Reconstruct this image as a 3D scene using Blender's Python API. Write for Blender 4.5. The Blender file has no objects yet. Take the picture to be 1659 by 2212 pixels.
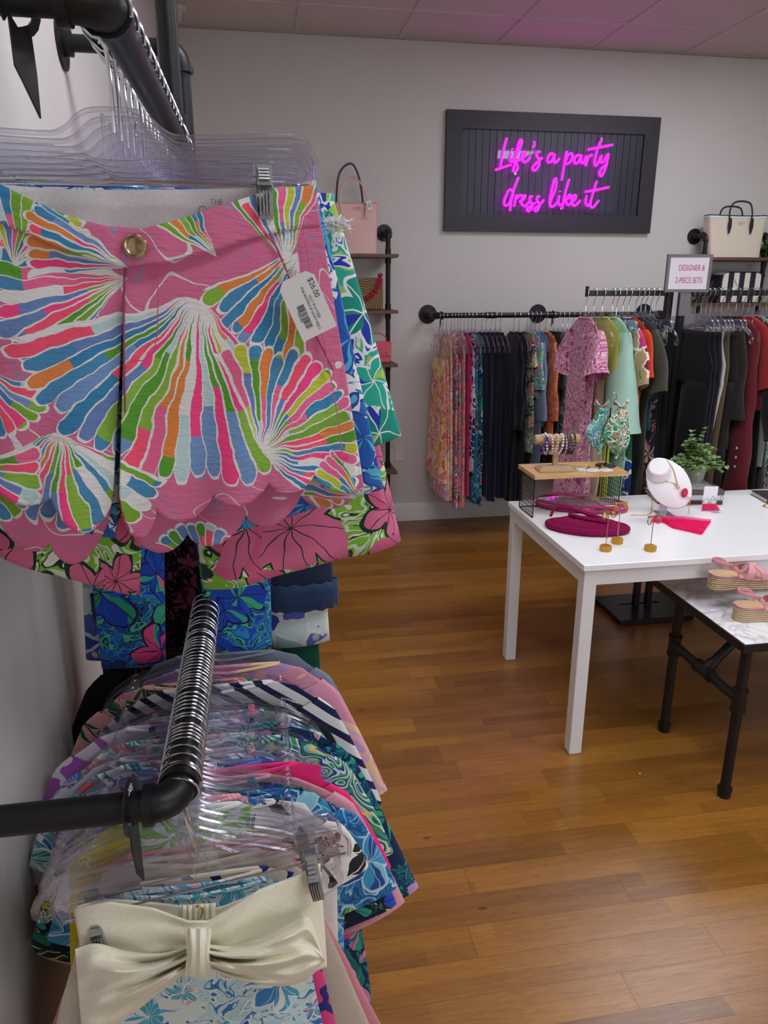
import bpy, math, random
from math import sin, cos, pi, radians as R, floor, sqrt, exp
from mathutils import Vector, Matrix, Quaternion
random.seed(7)
S = bpy.context.scene
COL = S.collection

# ---------------------------------------------------------------- camera
CAMH = 1.64; PITCH = R(17.1); YAW = R(9.6); FPX = 1590.0
cam = bpy.data.objects.new('camera', bpy.data.cameras.new('camera'))
COL.objects.link(cam)
cam.location = (0, 0, CAMH)
cam.rotation_euler = (pi/2 - PITCH, 0, -YAW)
cam.data.sensor_fit = 'VERTICAL'; cam.data.sensor_height = 24.0
cam.data.lens = 24.0*FPX/2212.0
cam.data.clip_start = 0.05
S.camera = cam

# ---------------------------------------------------------------- view, world
S.view_settings.view_transform = 'Standard'
S.view_settings.look = 'None'
S.view_settings.gamma = 1.0
S.view_settings.use_curve_mapping = False
S.view_settings.exposure = -0.1
S.cycles.transparent_max_bounces = 64
S.cycles.max_bounces = 10
w = bpy.data.worlds.new('world'); S.world = w; w.use_nodes = True
w.node_tree.nodes['Background'].inputs[0].default_value = (0.9, 0.95, 1, 1)
w.node_tree.nodes['Background'].inputs[1].default_value = 3.2     # daylight that enters through an added, unseen front window
PANEL_W = 15.5                 # brightness of the ceiling panels
NEON_W = 9.0

# ---------------------------------------------------------------- room sizes
XW, YB, ZC = -0.43, 5.03, 3.08
XR, YF = 5.6, -3.2

def ray(u, v):
    a = (u-829.5)/FPX; b = -(v-1106)/FPX
    fw = cos(PITCH)+sin(PITCH)*b; up = -sin(PITCH)+cos(PITCH)*b
    return Vector((a*cos(YAW)+fw*sin(YAW), fw*cos(YAW)-a*sin(YAW), up))
def at(u, v, x=None, y=None, z=None):
    """measurement helper: the point of a real plane of the room seen at a photo position"""
    r = ray(u, v)
    t = (z-CAMH)/r[2] if z is not None else (y/r[1] if y is not None else x/r[0])
    return r*t + Vector((0, 0, CAMH))

# ---------------------------------------------------------------- mesh helpers
class M:
    def __init__(s): s.v = []; s.f = []
    def add(s, vs, fs):
        o = len(s.v); s.v += [tuple(p) for p in vs]; s.f += [tuple(i+o for i in f) for f in fs]; return s
    def box(s, a, b, bev=0.0):
        (x0, y0, z0), (x1, y1, z1) = a, b
        if x0 > x1: x0, x1 = x1, x0
        if y0 > y1: y0, y1 = y1, y0
        if z0 > z1: z0, z1 = z1, z0
        if bev <= 0:
            vs = [(x, y, z) for z in (z0, z1) for y in (y0, y1) for x in (x0, x1)]
            return s.add(vs, [(0,2,3,1),(4,5,7,6),(0,1,5,4),(1,3,7,5),(3,2,6,7),(2,0,4,6)])
        c = bev; vs = []
        # chamfered box: each corner becomes three vertices
        idx = {}
        for i, x in enumerate((x0, x1)):
            for j, y in enumerate((y0, y1)):
                for k, z in enumerate((z0, z1)):
                    sx, sy, sz = (1, -1)[i], (1, -1)[j], (1, -1)[k]
                    for ax in range(3):
                        idx[(i, j, k, ax)] = len(vs)
                        vs.append((x+(0 if ax == 0 else sx*c), y+(0 if ax == 1 else sy*c), z+(0 if ax == 2 else sz*c)))
        fs = []
        for ax in range(3):
            for side in (0, 1):
                o = []
                for (p, q) in ((0,0),(1,0),(1,1),(0,1)):
                    k = [0,0,0]; k[ax] = side; k[(ax+1)%3] = p; k[(ax+2)%3] = q
                    o.append(idx[(k[0],k[1],k[2],ax)])
                if not side: o.reverse()
                fs.append(tuple(o))
        for ax in range(3):
            b1, b2 = (ax+1)%3, (ax+2)%3
            for p in (0, 1):
                for q in (0, 1):
                    k = [0,0,0]; k[b1] = p; k[b2] = q
                    k2 = list(k); k2[ax] = 1
                    fs.append((idx[(*k, b1)], idx[(*k, b2)], idx[(*k2, b2)], idx[(*k2, b1)]))
        for i in (0, 1):
            for j in (0, 1):
                for k in (0, 1):
                    fs.append((idx[(i,j,k,0)], idx[(i,j,k,1)], idx[(i,j,k,2)]))
        return s.add(vs, fs)
    def tube(s, pts, r, n=10, closed=False, caps=True, b=None, up=None):
        """sweep a circle (or an ellipse r x b, b along 'up') along pts; r may be a list"""
        pts = [Vector(p) for p in pts]; m = len(pts)
        rr = r if isinstance(r, (list, tuple)) else [r]*m
        bb = (b if isinstance(b, (list, tuple)) else [b]*m) if b is not None else rr
        tang = []
        for i in range(m):
            a = pts[(i-1) % m] if (closed or i > 0) else pts[0]
            c = pts[(i+1) % m] if (closed or i < m-1) else pts[-1]
            t = (c-a); tang.append(t.normalized() if t.length > 1e-9 else Vector((0,0,1)))
        if up is not None: nrm = Vector(up)
        else:
            nrm = Vector((0,0,1)) if abs(tang[0].z) < .9 else Vector((0,1,0))
        o = len(s.v)
        for i in range(m):
            t = tang[i]
            nrm2 = (Vector(up) if up is not None else nrm)
            nrm2 = nrm2 - t*nrm2.dot(t)
            if nrm2.length < 1e-6: nrm2 = nrm
            nrm = nrm2.normalized(); bi = t.cross(nrm)
            for k in range(n):
                a = 2*pi*k/n
                s.v.append(tuple(pts[i] + bi*(cos(a)*rr[i]) + nrm*(sin(a)*bb[i])))
        L = m if closed else m-1
        for i in range(L):
            for k in range(n):
                a = o+i*n+k; b_ = o+i*n+(k+1) % n
                c = o+((i+1) % m)*n+(k+1) % n; d = o+((i+1) % m)*n+k
                s.f.append((a, b_, c, d))
        if caps and not closed:
            s.f.append(tuple(o+k for k in reversed(range(n))))
            s.f.append(tuple(o+(m-1)*n+k for k in range(n)))
        return s
    def cyl(s, a, b, r, n=20, r2=None): return s.tube([a, b], [r, r if r2 is None else r2], n)
    def lathe(s, prof, c=(0,0,0), n=32, ax=None, sx=1, sy=1):
        """prof: list of (radius, z)"""
        c = Vector(c); q = Vector((0,0,1)).rotation_difference(Vector(ax)) if ax is not None else Quaternion()
        o = len(s.v)
        for (r, z) in prof:
            for k in range(n):
                a = 2*pi*k/n
                s.v.append(tuple(c + q @ Vector((r*cos(a)*sx, r*sin(a)*sy, z))))
        for i in range(len(prof)-1):
            for k in range(n):
                s.f.append((o+i*n+k, o+i*n+(k+1) % n, o+(i+1)*n+(k+1) % n, o+(i+1)*n+k))
        s.f.append(tuple(o+k for k in reversed(range(n)))); s.f.append(tuple(o+(len(prof)-1)*n+k for k in range(n)))
        return s
    def ball(s, c, r, n=10, m=6, sc=(1,1,1)):
        o = len(s.v); c = Vector(c)
        s.v.append((c.x, c.y, c.z-r*sc[2]))
        for i in range(1, m):
            ph = -pi/2 + pi*i/m
            for k in range(n):
                a = 2*pi*k/n
                s.v.append((c.x+r*sc[0]*cos(ph)*cos(a), c.y+r*sc[1]*cos(ph)*sin(a), c.z+r*sc[2]*sin(ph)))
        s.v.append((c.x, c.y, c.z+r*sc[2])); top = len(s.v)-1
        for k in range(n): s.f.append((o, o+1+(k+1) % n, o+1+k))
        for i in range(m-2):
            for k in range(n):
                a = o+1+i*n+k; b = o+1+i*n+(k+1) % n
                s.f.append((a, b, b+n, a+n))
        b = o+1+(m-2)*n
        for k in range(n): s.f.append((b+k, b+(k+1) % n, top))
        return s
    def grid(s, fn, ns, nt, wrap=False):
        o = len(s.v)
        for j in range(nt+1):
            for i in range(ns+(0 if wrap else 1)):
                s.v.append(tuple(fn(i/ns, j/nt)))
        W = ns if wrap else ns+1
        for j in range(nt):
            for i in range(ns):
                a = o+j*W+i; b = o+j*W+(i+1) % W if wrap else a+1
                s.f.append((a, b, b+W, a+W))
        return s
    def prism(s, poly, a, b, axis='y'):
        """extrude a 2-D outline; axis y: outline is (x, z)"""
        n = len(poly)
        def mk(p, d):
            return (p[0], d, p[1]) if axis == 'y' else ((p[0], p[1], d) if axis == 'z' else (d, p[0], p[1]))
        vs = [mk(p, a) for p in poly]+[mk(p, b) for p in poly]
        return s.add(vs, [tuple(reversed(range(n))), tuple(range(n, 2*n))]+[(i, (i+1) % n, n+(i+1) % n, n+i) for i in range(n)])

def obj(name, m, mat, parent=None, smooth=True, solid=0, loc=None, sub=0, bevel=0):
    me = bpy.data.meshes.new(name)
    me.from_pydata(m.v, [], m.f); me.update()
    if smooth:
        me.polygons.foreach_set('use_smooth', [True]*len(me.polygons))
        me.set_sharp_from_angle(angle=R(38))
    o = bpy.data.objects.new(name, me); COL.objects.link(o)
    if mat: me.materials.append(mat)
    if parent: o.parent = parent
    if loc is not None: o.location = loc
    if solid:
        k = o.modifiers.new('solid', 'SOLIDIFY'); k.thickness = solid; k.offset = 0
    if sub:
        k = o.modifiers.new('sub', 'SUBSURF'); k.levels = sub; k.render_levels = sub
    if bevel:
        k = o.modifiers.new('bev', 'BEVEL'); k.width = bevel; k.segments = 2; k.limit_method = 'ANGLE'
    return o
def tag(o, label, cat, group=None, kind=None):
    o['label'] = label; o['category'] = cat
    if group: o['group'] = group
    if kind: o['kind'] = kind
    return o
def thing(name, label, cat, loc=(0,0,0), rz=0, group=None):
    o = bpy.data.objects.new(name, None); COL.objects.link(o)
    o.empty_display_size = .05
    o.location = loc; o.rotation_euler = (0, 0, rz)
    return tag(o, label, cat, group)
def struct(name, m, mat, parent=None, **k):
    o = obj(name, m, mat, parent, **k); o['kind'] = 'structure'; return o
def dup(root, loc, rz=0, label=None, group=None):
    r = root.copy(); COL.objects.link(r); r.location = loc; r.rotation_euler = (0, 0, rz)
    if label: r['label'] = label
    if group: r['group'] = group
    for ch in list(root.children):
        c = ch.copy(); COL.objects.link(c); c.parent = r
        for g in ch.children:
            d = g.copy(); COL.objects.link(d); d.parent = c
    return r
def smoothpath(P, k=6, closed=False):
    P = [Vector(p) for p in P]; n = len(P); out = []
    rng = range(n) if closed else range(n-1)
    for i in rng:
        p0 = P[(i-1) % n] if (closed or i > 0) else P[0]*2-P[1]
        p1 = P[i]; p2 = P[(i+1) % n]
        p3 = P[(i+2) % n] if (closed or i < n-2) else P[-1]*2-P[-2]
        for j in range(k):
            t = j/k
            out.append(.5*((2*p1)+(p2-p0)*t+(2*p0-5*p1+4*p2-p3)*t*t+(3*p1-p0-3*p2+p3)*t**3))
    if not closed: out.append(P[-1])
    return out
def lerp_table(tab, x):
    if x <= tab[0][0]: return tab[0][1]
    for (a, va), (b, vb) in zip(tab, tab[1:]):
        if x <= b: return va+(vb-va)*(x-a)/(b-a)
    return tab[-1][1]
def text_mesh(name, txt, size, mat, parent, loc, rot=(0,0,0), sx=1.0, extrude=0.0006, align='CENTER', shear=0):
    cu = bpy.data.curves.new(name, 'FONT'); cu.body = txt; cu.size = size
    cu.align_x = align; cu.extrude = extrude; cu.shear = shear
    tmp = bpy.data.objects.new('tmp', cu); COL.objects.link(tmp)
    bpy.context.view_layer.update()
    me = bpy.data.meshes.new_from_object(tmp.evaluated_get(bpy.context.evaluated_depsgraph_get()))
    bpy.data.objects.remove(tmp); bpy.data.curves.remove(cu)
    me.name = name; me.materials.clear(); me.materials.append(mat)
    o = bpy.data.objects.new(name, me); COL.objects.link(o); o.parent = parent
    o.location = loc; o.rotation_euler = rot; o.scale = (sx, 1, 1)
    return o

# ---------------------------------------------------------------- material helpers
def lin(c):
    if isinstance(c, str):
        c = [int(c[i:i+2], 16)/255 for i in (0, 2, 4)]
    return tuple(x/12.92 if x <= .04045 else ((x+.055)/1.055)**2.4 for x in c[:3])+(1,)
class NT:
    def __init__(s, name):
        s.mat = bpy.data.materials.new(name); s.mat.use_nodes = True
        s.t = s.mat.node_tree; s.t.nodes.clear()
        s.out = s.t.nodes.new('ShaderNodeOutputMaterial')
    def put(s, sock, val):
        if isinstance(val, bpy.types.NodeSocket): s.t.links.new(val, sock)
        else: sock.default_value = val
    def n(s, typ, **kw):
        nd = s.t.nodes.new(typ)
        for k, v in kw.items():
            if k.startswith('_'): setattr(nd, k[1:], v)
        for k, v in kw.items():
            if not k.startswith('_'):
                s.put(nd.inputs[k.replace('__', ' ')] if not k.startswith('i') or not k[1:].isdigit() else nd.inputs[int(k[1:])], v)
        return nd
    def m(s, op, a, b=None, c=None):
        nd = s.t.nodes.new('ShaderNodeMath'); nd.operation = op
        for i, v in enumerate((a, b, c)):
            if v is not None: s.put(nd.inputs[i], v)
        return nd.outputs[0]
    def mix(s, f, a, b):
        nd = s.t.nodes.new('ShaderNodeMix'); nd.data_type = 'RGBA'
        s.put(nd.inputs[0], f); s.put(nd.inputs[6], a); s.put(nd.inputs[7], b)
        return nd.outputs[2]
    def vm(s, op, a, b=None, sc=None):
        nd = s.t.nodes.new('ShaderNodeVectorMath'); nd.operation = op
        s.put(nd.inputs[0], a)
        if b is not None: s.put(nd.inputs[1], b)
        if sc is not None: s.put(nd.inputs['Scale'], sc)
        return nd.outputs[0]
    def noise(s, v, sc, det=2, dis=0, col=False):
        nd = s.n('ShaderNodeTexNoise', Vector=v, Scale=sc, Detail=det, Distortion=dis)
        return nd.outputs[1 if col else 0]
    def xyz(s, v):
        nd = s.n('ShaderNodeSeparateXYZ', i0=v); return nd.outputs
    def comb(s, x, y, z):
        return s.n('ShaderNodeCombineXYZ', i0=x, i1=y, i2=z).outputs[0]
    def ramp(s, f, cols, const=True, pos=None):
        nd = s.t.nodes.new('ShaderNodeValToRGB'); cr = nd.color_ramp
        cr.interpolation = 'CONSTANT' if const else 'LINEAR'
        n = len(cols)
        pos = pos or [i/n if const else i/max(1, n-1) for i in range(n)]
        cr.elements[0].position = pos[0]; cr.elements[0].color = lin(cols[0])
        cr.elements[1].position = pos[1] if n > 1 else 1; cr.elements[1].color = lin(cols[1] if n > 1 else cols[0])
        for p, c in list(zip(pos, cols))[2:]:
            e = cr.elements.new(p); e.color = lin(c)
        s.put(nd.inputs[0], f); return nd.outputs[0]
    def white(s, w, dim='1D', v=None):
        nd = s.t.nodes.new('ShaderNodeTexWhiteNoise'); nd.noise_dimensions = dim
        if dim == '1D': s.put(nd.inputs['W'], w)
        else: s.put(nd.inputs['Vector'], v)
        return nd.outputs['Value']
    def obj(s): return s.n('ShaderNodeTexCoord').outputs['Object']
    def rnd(s): return s.n('ShaderNodeObjectInfo').outputs['Random']
    def finish(s, col, rough=.8, metal=0, bump=None, bstr=.3, bdist=.002, sheen=0, spec=.5, emis=None, estr=0, coat=0, trans=0, alpha=1, sub=0):
        p = s.n('ShaderNodeBsdfPrincipled')
        s.put(p.inputs['Base Color'], lin(col) if isinstance(col, (str, tuple, list)) and not isinstance(col, bpy.types.NodeSocket) else col)
        s.put(p.inputs['Roughness'], rough); s.put(p.inputs['Metallic'], metal)
        p.inputs['Specular IOR Level'].default_value = spec
        p.inputs['Sheen Weight'].default_value = sheen
        p.inputs['Coat Weight'].default_value = coat
        p.inputs['Transmission Weight'].default_value = trans
        p.inputs['Alpha'].default_value = alpha
        if emis: p.inputs['Emission Color'].default_value = lin(emis); p.inputs['Emission Strength'].default_value = estr
        if bump is not None:
            b = s.n('ShaderNodeBump', Height=bump, Strength=bstr, Distance=bdist)
            s.t.links.new(b.outputs[0], p.inputs['Normal'])
        s.t.links.new(p.outputs[0], s.out.inputs[0])
        return s.mat
_MC = {}
def plain(col, rough=.8, metal=0, bump=0, bsc=400, spec=.5, sheen=0, coat=0, name=None, var=.06, bdist=.001):
    key = ('p', col, rough, metal, bump, bsc, spec, sheen, coat)
    if key in _MC: return _MC[key]
    t = NT(name or 'plain_'+str(col)); o = t.obj()
    f = t.noise(o, 9, 3)
    c = lin(col)
    c2 = tuple(min(1, x*(1+var*2)+var*.02) for x in c[:3])+(1,); c1 = tuple(x*(1-var*2) for x in c[:3])+(1,)
    cc = t.mix(f, c1, c2)
    mt = t.finish(cc, rough, metal, bump=t.noise(o, bsc, 2) if bump else None, bstr=bump, bdist=bdist, spec=spec, sheen=sheen, coat=coat)
    _MC[key] = mt; return mt

# fabric prints ------------------------------------------------------------
def fab_finish(t, col, rough=.85, satin=False):
    o = t.obj()
    weave = t.noise(o, 900, 1)
    crease = t.noise(o, 14, 3)
    h = t.m('ADD', t.m('MULTIPLY', weave, .12), crease)
    return t.finish(col, .35 if satin else rough, bump=h, bstr=.35, bdist=.006, sheen=0 if satin else .15, spec=.5 if satin else .25)
def coords(t, sc, warp, seed):
    o = t.obj(); x, y, z = t.xyz(o)
    r = t.m('ADD', t.m('MULTIPLY', t.rnd(), 30.0), seed)
    u = t.m('MULTIPLY', t.m('ADD', x, t.m('MULTIPLY', y, .8)), sc)
    v = t.m('MULTIPLY', z, sc)
    P = t.comb(t.m('ADD', u, r), v, seed)
    if warp:
        nz = t.noise(P, 1.3, 2, col=True)
        P = t.vm('ADD', P, t.vm('SCALE', t.vm('SUBTRACT', nz, (.5, .5, .5)), sc=warp))
    return P
def flower_print(name, bg, pal, line, sc=9, k=2.5, warp=.5, n=9, seed=1.3, R_=.62, lw=.03, bg2=None, satin=False):
    if name in _MC: return _MC[name]
    t = NT(name); P = coords(t, sc, warp, seed)
    # background of leafy swirls
    nb = t.noise(P, 1.7, 2, 1.2)
    fb = t.m('FRACT', t.m('MULTIPLY', nb, 5.0))
    base = t.ramp(fb, bg2 or [bg, bg, pal[0], bg, pal[1 % len(pal)]])
    ln = t.m('LESS_THAN', t.m('ABSOLUTE', t.m('SUBTRACT', fb, .42)), .05)
    base = t.mix(ln, base, lin(line))
    vo = t.n('ShaderNodeTexVoronoi', _voronoi_dimensions='2D', Vector=P, Scale=1.0)
    loc = t.vm('SUBTRACT', P, vo.outputs['Position']); lx, ly, lz = t.xyz(loc)
    ang = t.m('ARCTAN2', ly, lx); r = vo.outputs['Distance']
    rc, gc, bc = t.xyz(vo.outputs['Color'])
    pet = t.m('ABSOLUTE', t.m('COSINE', t.m('ADD', t.m('MULTIPLY', ang, k), t.m('MULTIPLY', rc, 6.0))))
    pr = t.m('MULTIPLY', t.m('ADD', t.m('MULTIPLY', pet, .5), .5), t.m('MULTIPLY', t.m('ADD', gc, .6), R_*.75))
    inside = t.m('LESS_THAN', r, pr)
    idx = t.m('FLOOR', t.m('ADD', t.m('MULTIPLY', ang, n/pi), t.m('MULTIPLY', r, 2.0)))
    cr = t.white(t.m('ADD', idx, t.m('MULTIPLY', rc, 50.0)))
    main = t.m('LESS_THAN', cr, .55)
    sel = t.m('ADD', t.m('MULTIPLY', main, t.m('MULTIPLY', bc, .999)), t.m('MULTIPLY', t.m('SUBTRACT', 1.0, main), t.m('MULTIPLY', cr, .999)))
    pc = t.ramp(sel, pal)
    c = t.mix(inside, base, pc)
    edge = t.m('LESS_THAN', t.m('ABSOLUTE', t.m('SUBTRACT', r, pr)), lw)
    c = t.mix(edge, c, lin(line))
    fr = t.m('FRACT', t.m('MULTIPLY', ang, k*2/pi))
    rib = t.m('MULTIPLY', t.m('LESS_THAN', t.m('MULTIPLY', fr, r), lw*.7), inside)
    c = t.mix(rib, c, lin(line))
    mt = fab_finish(t, c, satin=satin); _MC[name] = mt; return mt
def cell_print(name, pal, line, sc=12, warp=.6, lw=.06, seed=2.1, stretch=1.0, satin=False):
    if name in _MC: return _MC[name]
    t = NT(name); P = coords(t, sc, warp, seed)
    P = t.vm('MULTIPLY', P, (1, stretch, 1))
    v1 = t.n('ShaderNodeTexVoronoi', _voronoi_dimensions='2D', Vector=P, Scale=1.0)
    v2 = t.n('ShaderNodeTexVoronoi', _voronoi_dimensions='2D', _feature='DISTANCE_TO_EDGE', Vector=P, Scale=1.0)
    a, b, c_ = t.xyz(v1.outputs['Color'])
    c = t.ramp(a, pal)
    inner = t.m('LESS_THAN', v1.outputs['Distance'], t.m('MULTIPLY', b, .3))
    c = t.mix(inner, c, t.ramp(c_, pal))
    e = t.m('LESS_THAN', v2.outputs['Distance'], lw)
    c = t.mix(e, c, lin(line))
    mt = fab_finish(t, c, satin=satin); _MC[name] = mt; return mt
def band_print(name, pal, sc=8, freq=6, dis=1.5, seed=3.1, det=1, stretch=1.0, satin=False):
    if name in _MC: return _MC[name]
    t = NT(name); P = coords(t, sc, .4, seed)
    P = t.vm('MULTIPLY', P, (1, stretch, 1))
    nb = t.noise(P, 1.0, det, dis)
    c = t.ramp(t.m('FRACT', t.m('MULTIPLY', nb, freq)), pal)
    mt = fab_finish(t, c, satin=satin); _MC[name] = mt; return mt
def stripe_print(name, a, b, per=.022, duty=.4, ang=0):
    t = NT(name); x, y, z = t.xyz(t.obj())
    q = t.m('ADD', t.m('MULTIPLY', z, cos(ang)), t.m('MULTIPLY', x, sin(ang)))
    q = t.m('ADD', q, t.m('MULTIPLY', t.noise(t.obj(), 8, 1), .01))
    f = t.m('LESS_THAN', t.m('FRACT', t.m('DIVIDE', q, per)), duty)
    return fab_finish(t, t.mix(f, lin(a), lin(b)))
def cloth(col, satin=False, weave=.3):
    key = ('c', col, satin)
    if key in _MC: return _MC[key]
    t = NT('cloth_'+col); o = t.obj(); c = lin(col)
    f = t.noise(o, 300, 2)
    cc = t.mix(f, tuple(x*.85 for x in c[:3])+(1,), tuple(min(1, x*1.12) for x in c[:3])+(1,))
    mt = fab_finish(t, cc, satin=satin); _MC[key] = mt; return mt

# hard materials --------------------------------------------------------------
BLACKPIPE = plain('17181b', .42, .3, bump=.25, bsc=250, name='black_pipe')
BLACKMETAL = plain('141416', .38, .2, name='black_metal')
DARKPIPE = plain('1d1817', .5, .3, bump=.3, bsc=200, name='dark_iron_pipe')
CHROME = plain('c9cdd2', .16, 1.0, name='chrome', var=.02)
STEELCLIP = plain('a9acab', .42, .55, name='clip_steel')
GOLD = plain('d9a94e', .28, 1.0, name='gold', var=.03)
GOLDMATTE = plain('c99a35', .45, .8, name='gold_block', var=.05)
WHITEPAINT = plain('e6e6e6', .35, name='white_table_paint', var=.01)
WHITETOP = plain('f2f4f5', .22, name='white_table_top', var=.01)
def clear_mat(name, tint='f9f9fc', milk=.02, rough=.11, gain=2.6):
    t = NT(name)
    tr = t.n('ShaderNodeBsdfTransparent', Color=lin(tint))
    gl = t.n('ShaderNodeBsdfGlossy', Color=(1,1,1,1), Roughness=rough)
    tl = t.n('ShaderNodeBsdfDiffuse', Color=lin('d6d6e0'))
    fr = t.n('ShaderNodeFresnel', IOR=1.55)
    m1 = t.n('ShaderNodeMixShader', i0=milk, i1=tr.outputs[0], i2=tl.outputs[0])
    bf = t.n('ShaderNodeNewGeometry').outputs['Backfacing']
    m2 = t.n('ShaderNodeMixShader', i0=t.m('MULTIPLY', t.m('SUBTRACT', 1.0, t.m('MULTIPLY', bf, .93)), t.m('MINIMUM', t.m('MULTIPLY', fr.outputs[0], gain), 1.0)), i1=m1.outputs[0], i2=gl.outputs[0])
    t.t.links.new(m2.outputs[0], t.out.inputs[0]); return t.mat
CLEAR = clear_mat('clear_plastic')
ACRYLIC = clear_mat('clear_acrylic', 'fbfbfd', .01, .03, .45)
def emit(name, col, st):
    t = NT(name); e = t.n('ShaderNodeEmission', Color=lin(col), Strength=st)
    t.t.links.new(e.outputs[0], t.out.inputs[0]); return t.mat

# ---------------------------------------------------------------- ceiling lamps
PANEL = emit('lamp_diffuser_glow', 'f6f6ff', PANEL_W)
def troffer(x, y, lx, ly, label):
    t = thing('ceiling_light', label, 'ceiling light', (x, y, ZC), 0, 'flat ceiling light panels')
    m = M()
    for a, b in (((-lx/2,-ly/2,-.02),(lx/2,-ly/2+.03,0)),((-lx/2,ly/2-.03,-.02),(lx/2,ly/2,0)),
                 ((-lx/2,-ly/2+.03,-.02),(-lx/2+.03,ly/2-.03,0)),((lx/2-.03,-ly/2+.03,-.02),(lx/2,ly/2-.03,0))): m.box(a, b)
    obj('frame', m, plain('dddddd', .5), t, smooth=False)
    obj('diffuser', M().box((-lx/2+.03,-ly/2+.03,-.014),(lx/2-.03,ly/2-.03,-.006)), PANEL, t, smooth=False)
for (x, y, l) in ((2.6, 3.5, 'flat white ceiling light panel above the white table'),
                  (.6, 1.75, 'flat white ceiling light panel above the left clothes rails'),
                  (2.6, 1.1, 'flat white ceiling light panel in front of the white table'),
                  (1.5, -.3, 'unseen flat white ceiling light panel added just behind the viewer')):  # this last panel is added as front light for the near shorts
    troffer(x, y, 1.2, .6, l)
# ================================================================= the room
def wall_mat(name, col):
    t = NT(name); o = t.obj()
    v = t.n('ShaderNodeTexVoronoi', Vector=o, Scale=70.0, _feature='SMOOTH_F1')
    h = t.m('ADD', t.m('MULTIPLY', v.outputs['Distance'], .6), t.noise(o, 55, 3))
    c = t.mix(t.noise(o, 3, 3), tuple(x*.96 for x in lin(col)[:3])+(1,), lin(col))
    return t.finish(c, .6, bump=h, bstr=.35, bdist=.004, spec=.35)
WALL = wall_mat('painted_wall', 'd0cdc9')
def floor_mat():
    t = NT('plank_floor'); x, y, z = t.xyz(t.obj())
    W, L = .1, .92
    q = t.m('DIVIDE', y, W); row = t.m('FLOOR', q)
    xo = t.m('ADD', x, t.m('MULTIPLY', t.white(row), L))
    ql = t.m('DIVIDE', xo, L); idx = t.m('FLOOR', ql)
    cell = t.comb(idx, row, 0.0)
    r1 = t.white(None, '3D', cell); r2 = t.white(None, '3D', t.vm('ADD', cell, (7.3, 1.1, 0)))
    # narrow strips inside a board
    g = t.comb(t.m('ADD', t.m('MULTIPLY', x, 1.0), t.m('MULTIPLY', r1, 20.0)), t.m('MULTIPLY', y, 14.0), r2)
    n1 = t.noise(g, 3.0, 5, 1.6); n2 = t.noise(t.comb(t.m('MULTIPLY', x, 3.0), t.m('MULTIPLY', y, 110.0), r1), 2.0, 3)
    q2 = t.m('FLOOR', t.m('DIVIDE', y, W/2)); i2 = t.m('FLOOR', t.m('DIVIDE', t.m('ADD', x, t.m('MULTIPLY', t.white(t.m('ADD', q2, 9.5)), .5)), .5))
    r3 = t.white(None, '3D', t.comb(i2, q2, 3.0))
    base = t.ramp(t.m('ADD', t.m('ADD', t.m('MULTIPLY', r1, .3), t.m('MULTIPLY', r3, .25)), t.m('MULTIPLY', n1, .45)), ['5c3a14', '80531e', '9c6825', 'b0792d', 'cc9745'], const=False)
    n3 = t.ramp(t.noise(g, 5.0, 3, 3.0), ['000000', '000000', 'ffffff', '000000'], const=False, pos=[0, .44, .5, .57])
    c = t.mix(t.m('MULTIPLY', n3, .35), base, lin('50300f'))
    c = t.mix(t.m('MULTIPLY', n2, .35), c, lin('5a3514'))
    knot = t.n('ShaderNodeTexVoronoi', Vector=t.comb(t.m('MULTIPLY', x, 2.5), t.m('MULTIPLY', y, 6.0), 0.0), Scale=1.0)
    kn = t.m('LESS_THAN', knot.outputs['Distance'], .035)
    c = t.mix(t.m('MULTIPLY', kn, .7), c, lin('3a2410'))
    fy = t.m('FRACT', q); fx = t.m('FRACT', ql)
    gap = t.m('MAXIMUM', t.m('LESS_THAN', fy, .012), t.m('LESS_THAN', fx, .0016))
    c = t.mix(t.m('MULTIPLY', gap, .7), c, lin('2a180a'))
    h = t.m('SUBTRACT', t.m('MULTIPLY', n2, .3), gap)
    return t.finish(c, t.m('ADD', .24, t.m('MULTIPLY', n2, .14)), bump=h, bstr=.25, bdist=.001, spec=.65)
struct('floor', M().add([(XW-.1,YF-.1,0),(XR+.1,YF-.1,0),(XR+.1,YB+.1,0),(XW-.1,YB+.1,0)], [(0,1,2,3)]), floor_mat(), smooth=False)
struct('wall_back', M().box((XW-.1,YB,0),(XR+.1,YB+.1,ZC)), WALL, smooth=False)
struct('wall_left', M().box((XW-.1,YF,0),(XW,YB,ZC)), WALL, smooth=False)
struct('wall_right', M().box((XR,YF,0),(XR+.1,YB,ZC)), WALL, smooth=False)
WX0, WX1, WZ0, WZ1 = 1.7, 5.3, .45, 2.6  # unseen window opening, added to let daylight onto the front faces
wf = M()
for a, b in (((XW-.1,YF-.1,0),(WX0,YF,ZC)),((WX1,YF-.1,0),(XR+.1,YF,ZC)),((WX0,YF-.1,0),(WX1,YF,WZ0)),((WX0,YF-.1,WZ1),(WX1,YF,ZC))): wf.box(a, b)
struct('wall_front', wf, WALL, smooth=False)
wn_ = M()
for x in (WX0, WX0+(WX1-WX0)/3, WX0+2*(WX1-WX0)/3, WX1-.05): wn_.box((x,YF-.08,WZ0),(x+.05,YF-.03,WZ1))
wn_.box((WX0,YF-.08,WZ0),(WX1,YF-.03,WZ0+.05)); wn_.box((WX0,YF-.08,WZ1-.05),(WX1,YF-.03,WZ1))
w1 = struct('added_window_1', wn_, BLACKMETAL, smooth=False)
obj('glass_pane', M().add([(WX0,YF-.055,WZ0),(WX1,YF-.055,WZ0),(WX1,YF-.055,WZ1),(WX0,YF-.055,WZ1)], [(0,1,2,3)]), ACRYLIC, w1, smooth=False)
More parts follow.
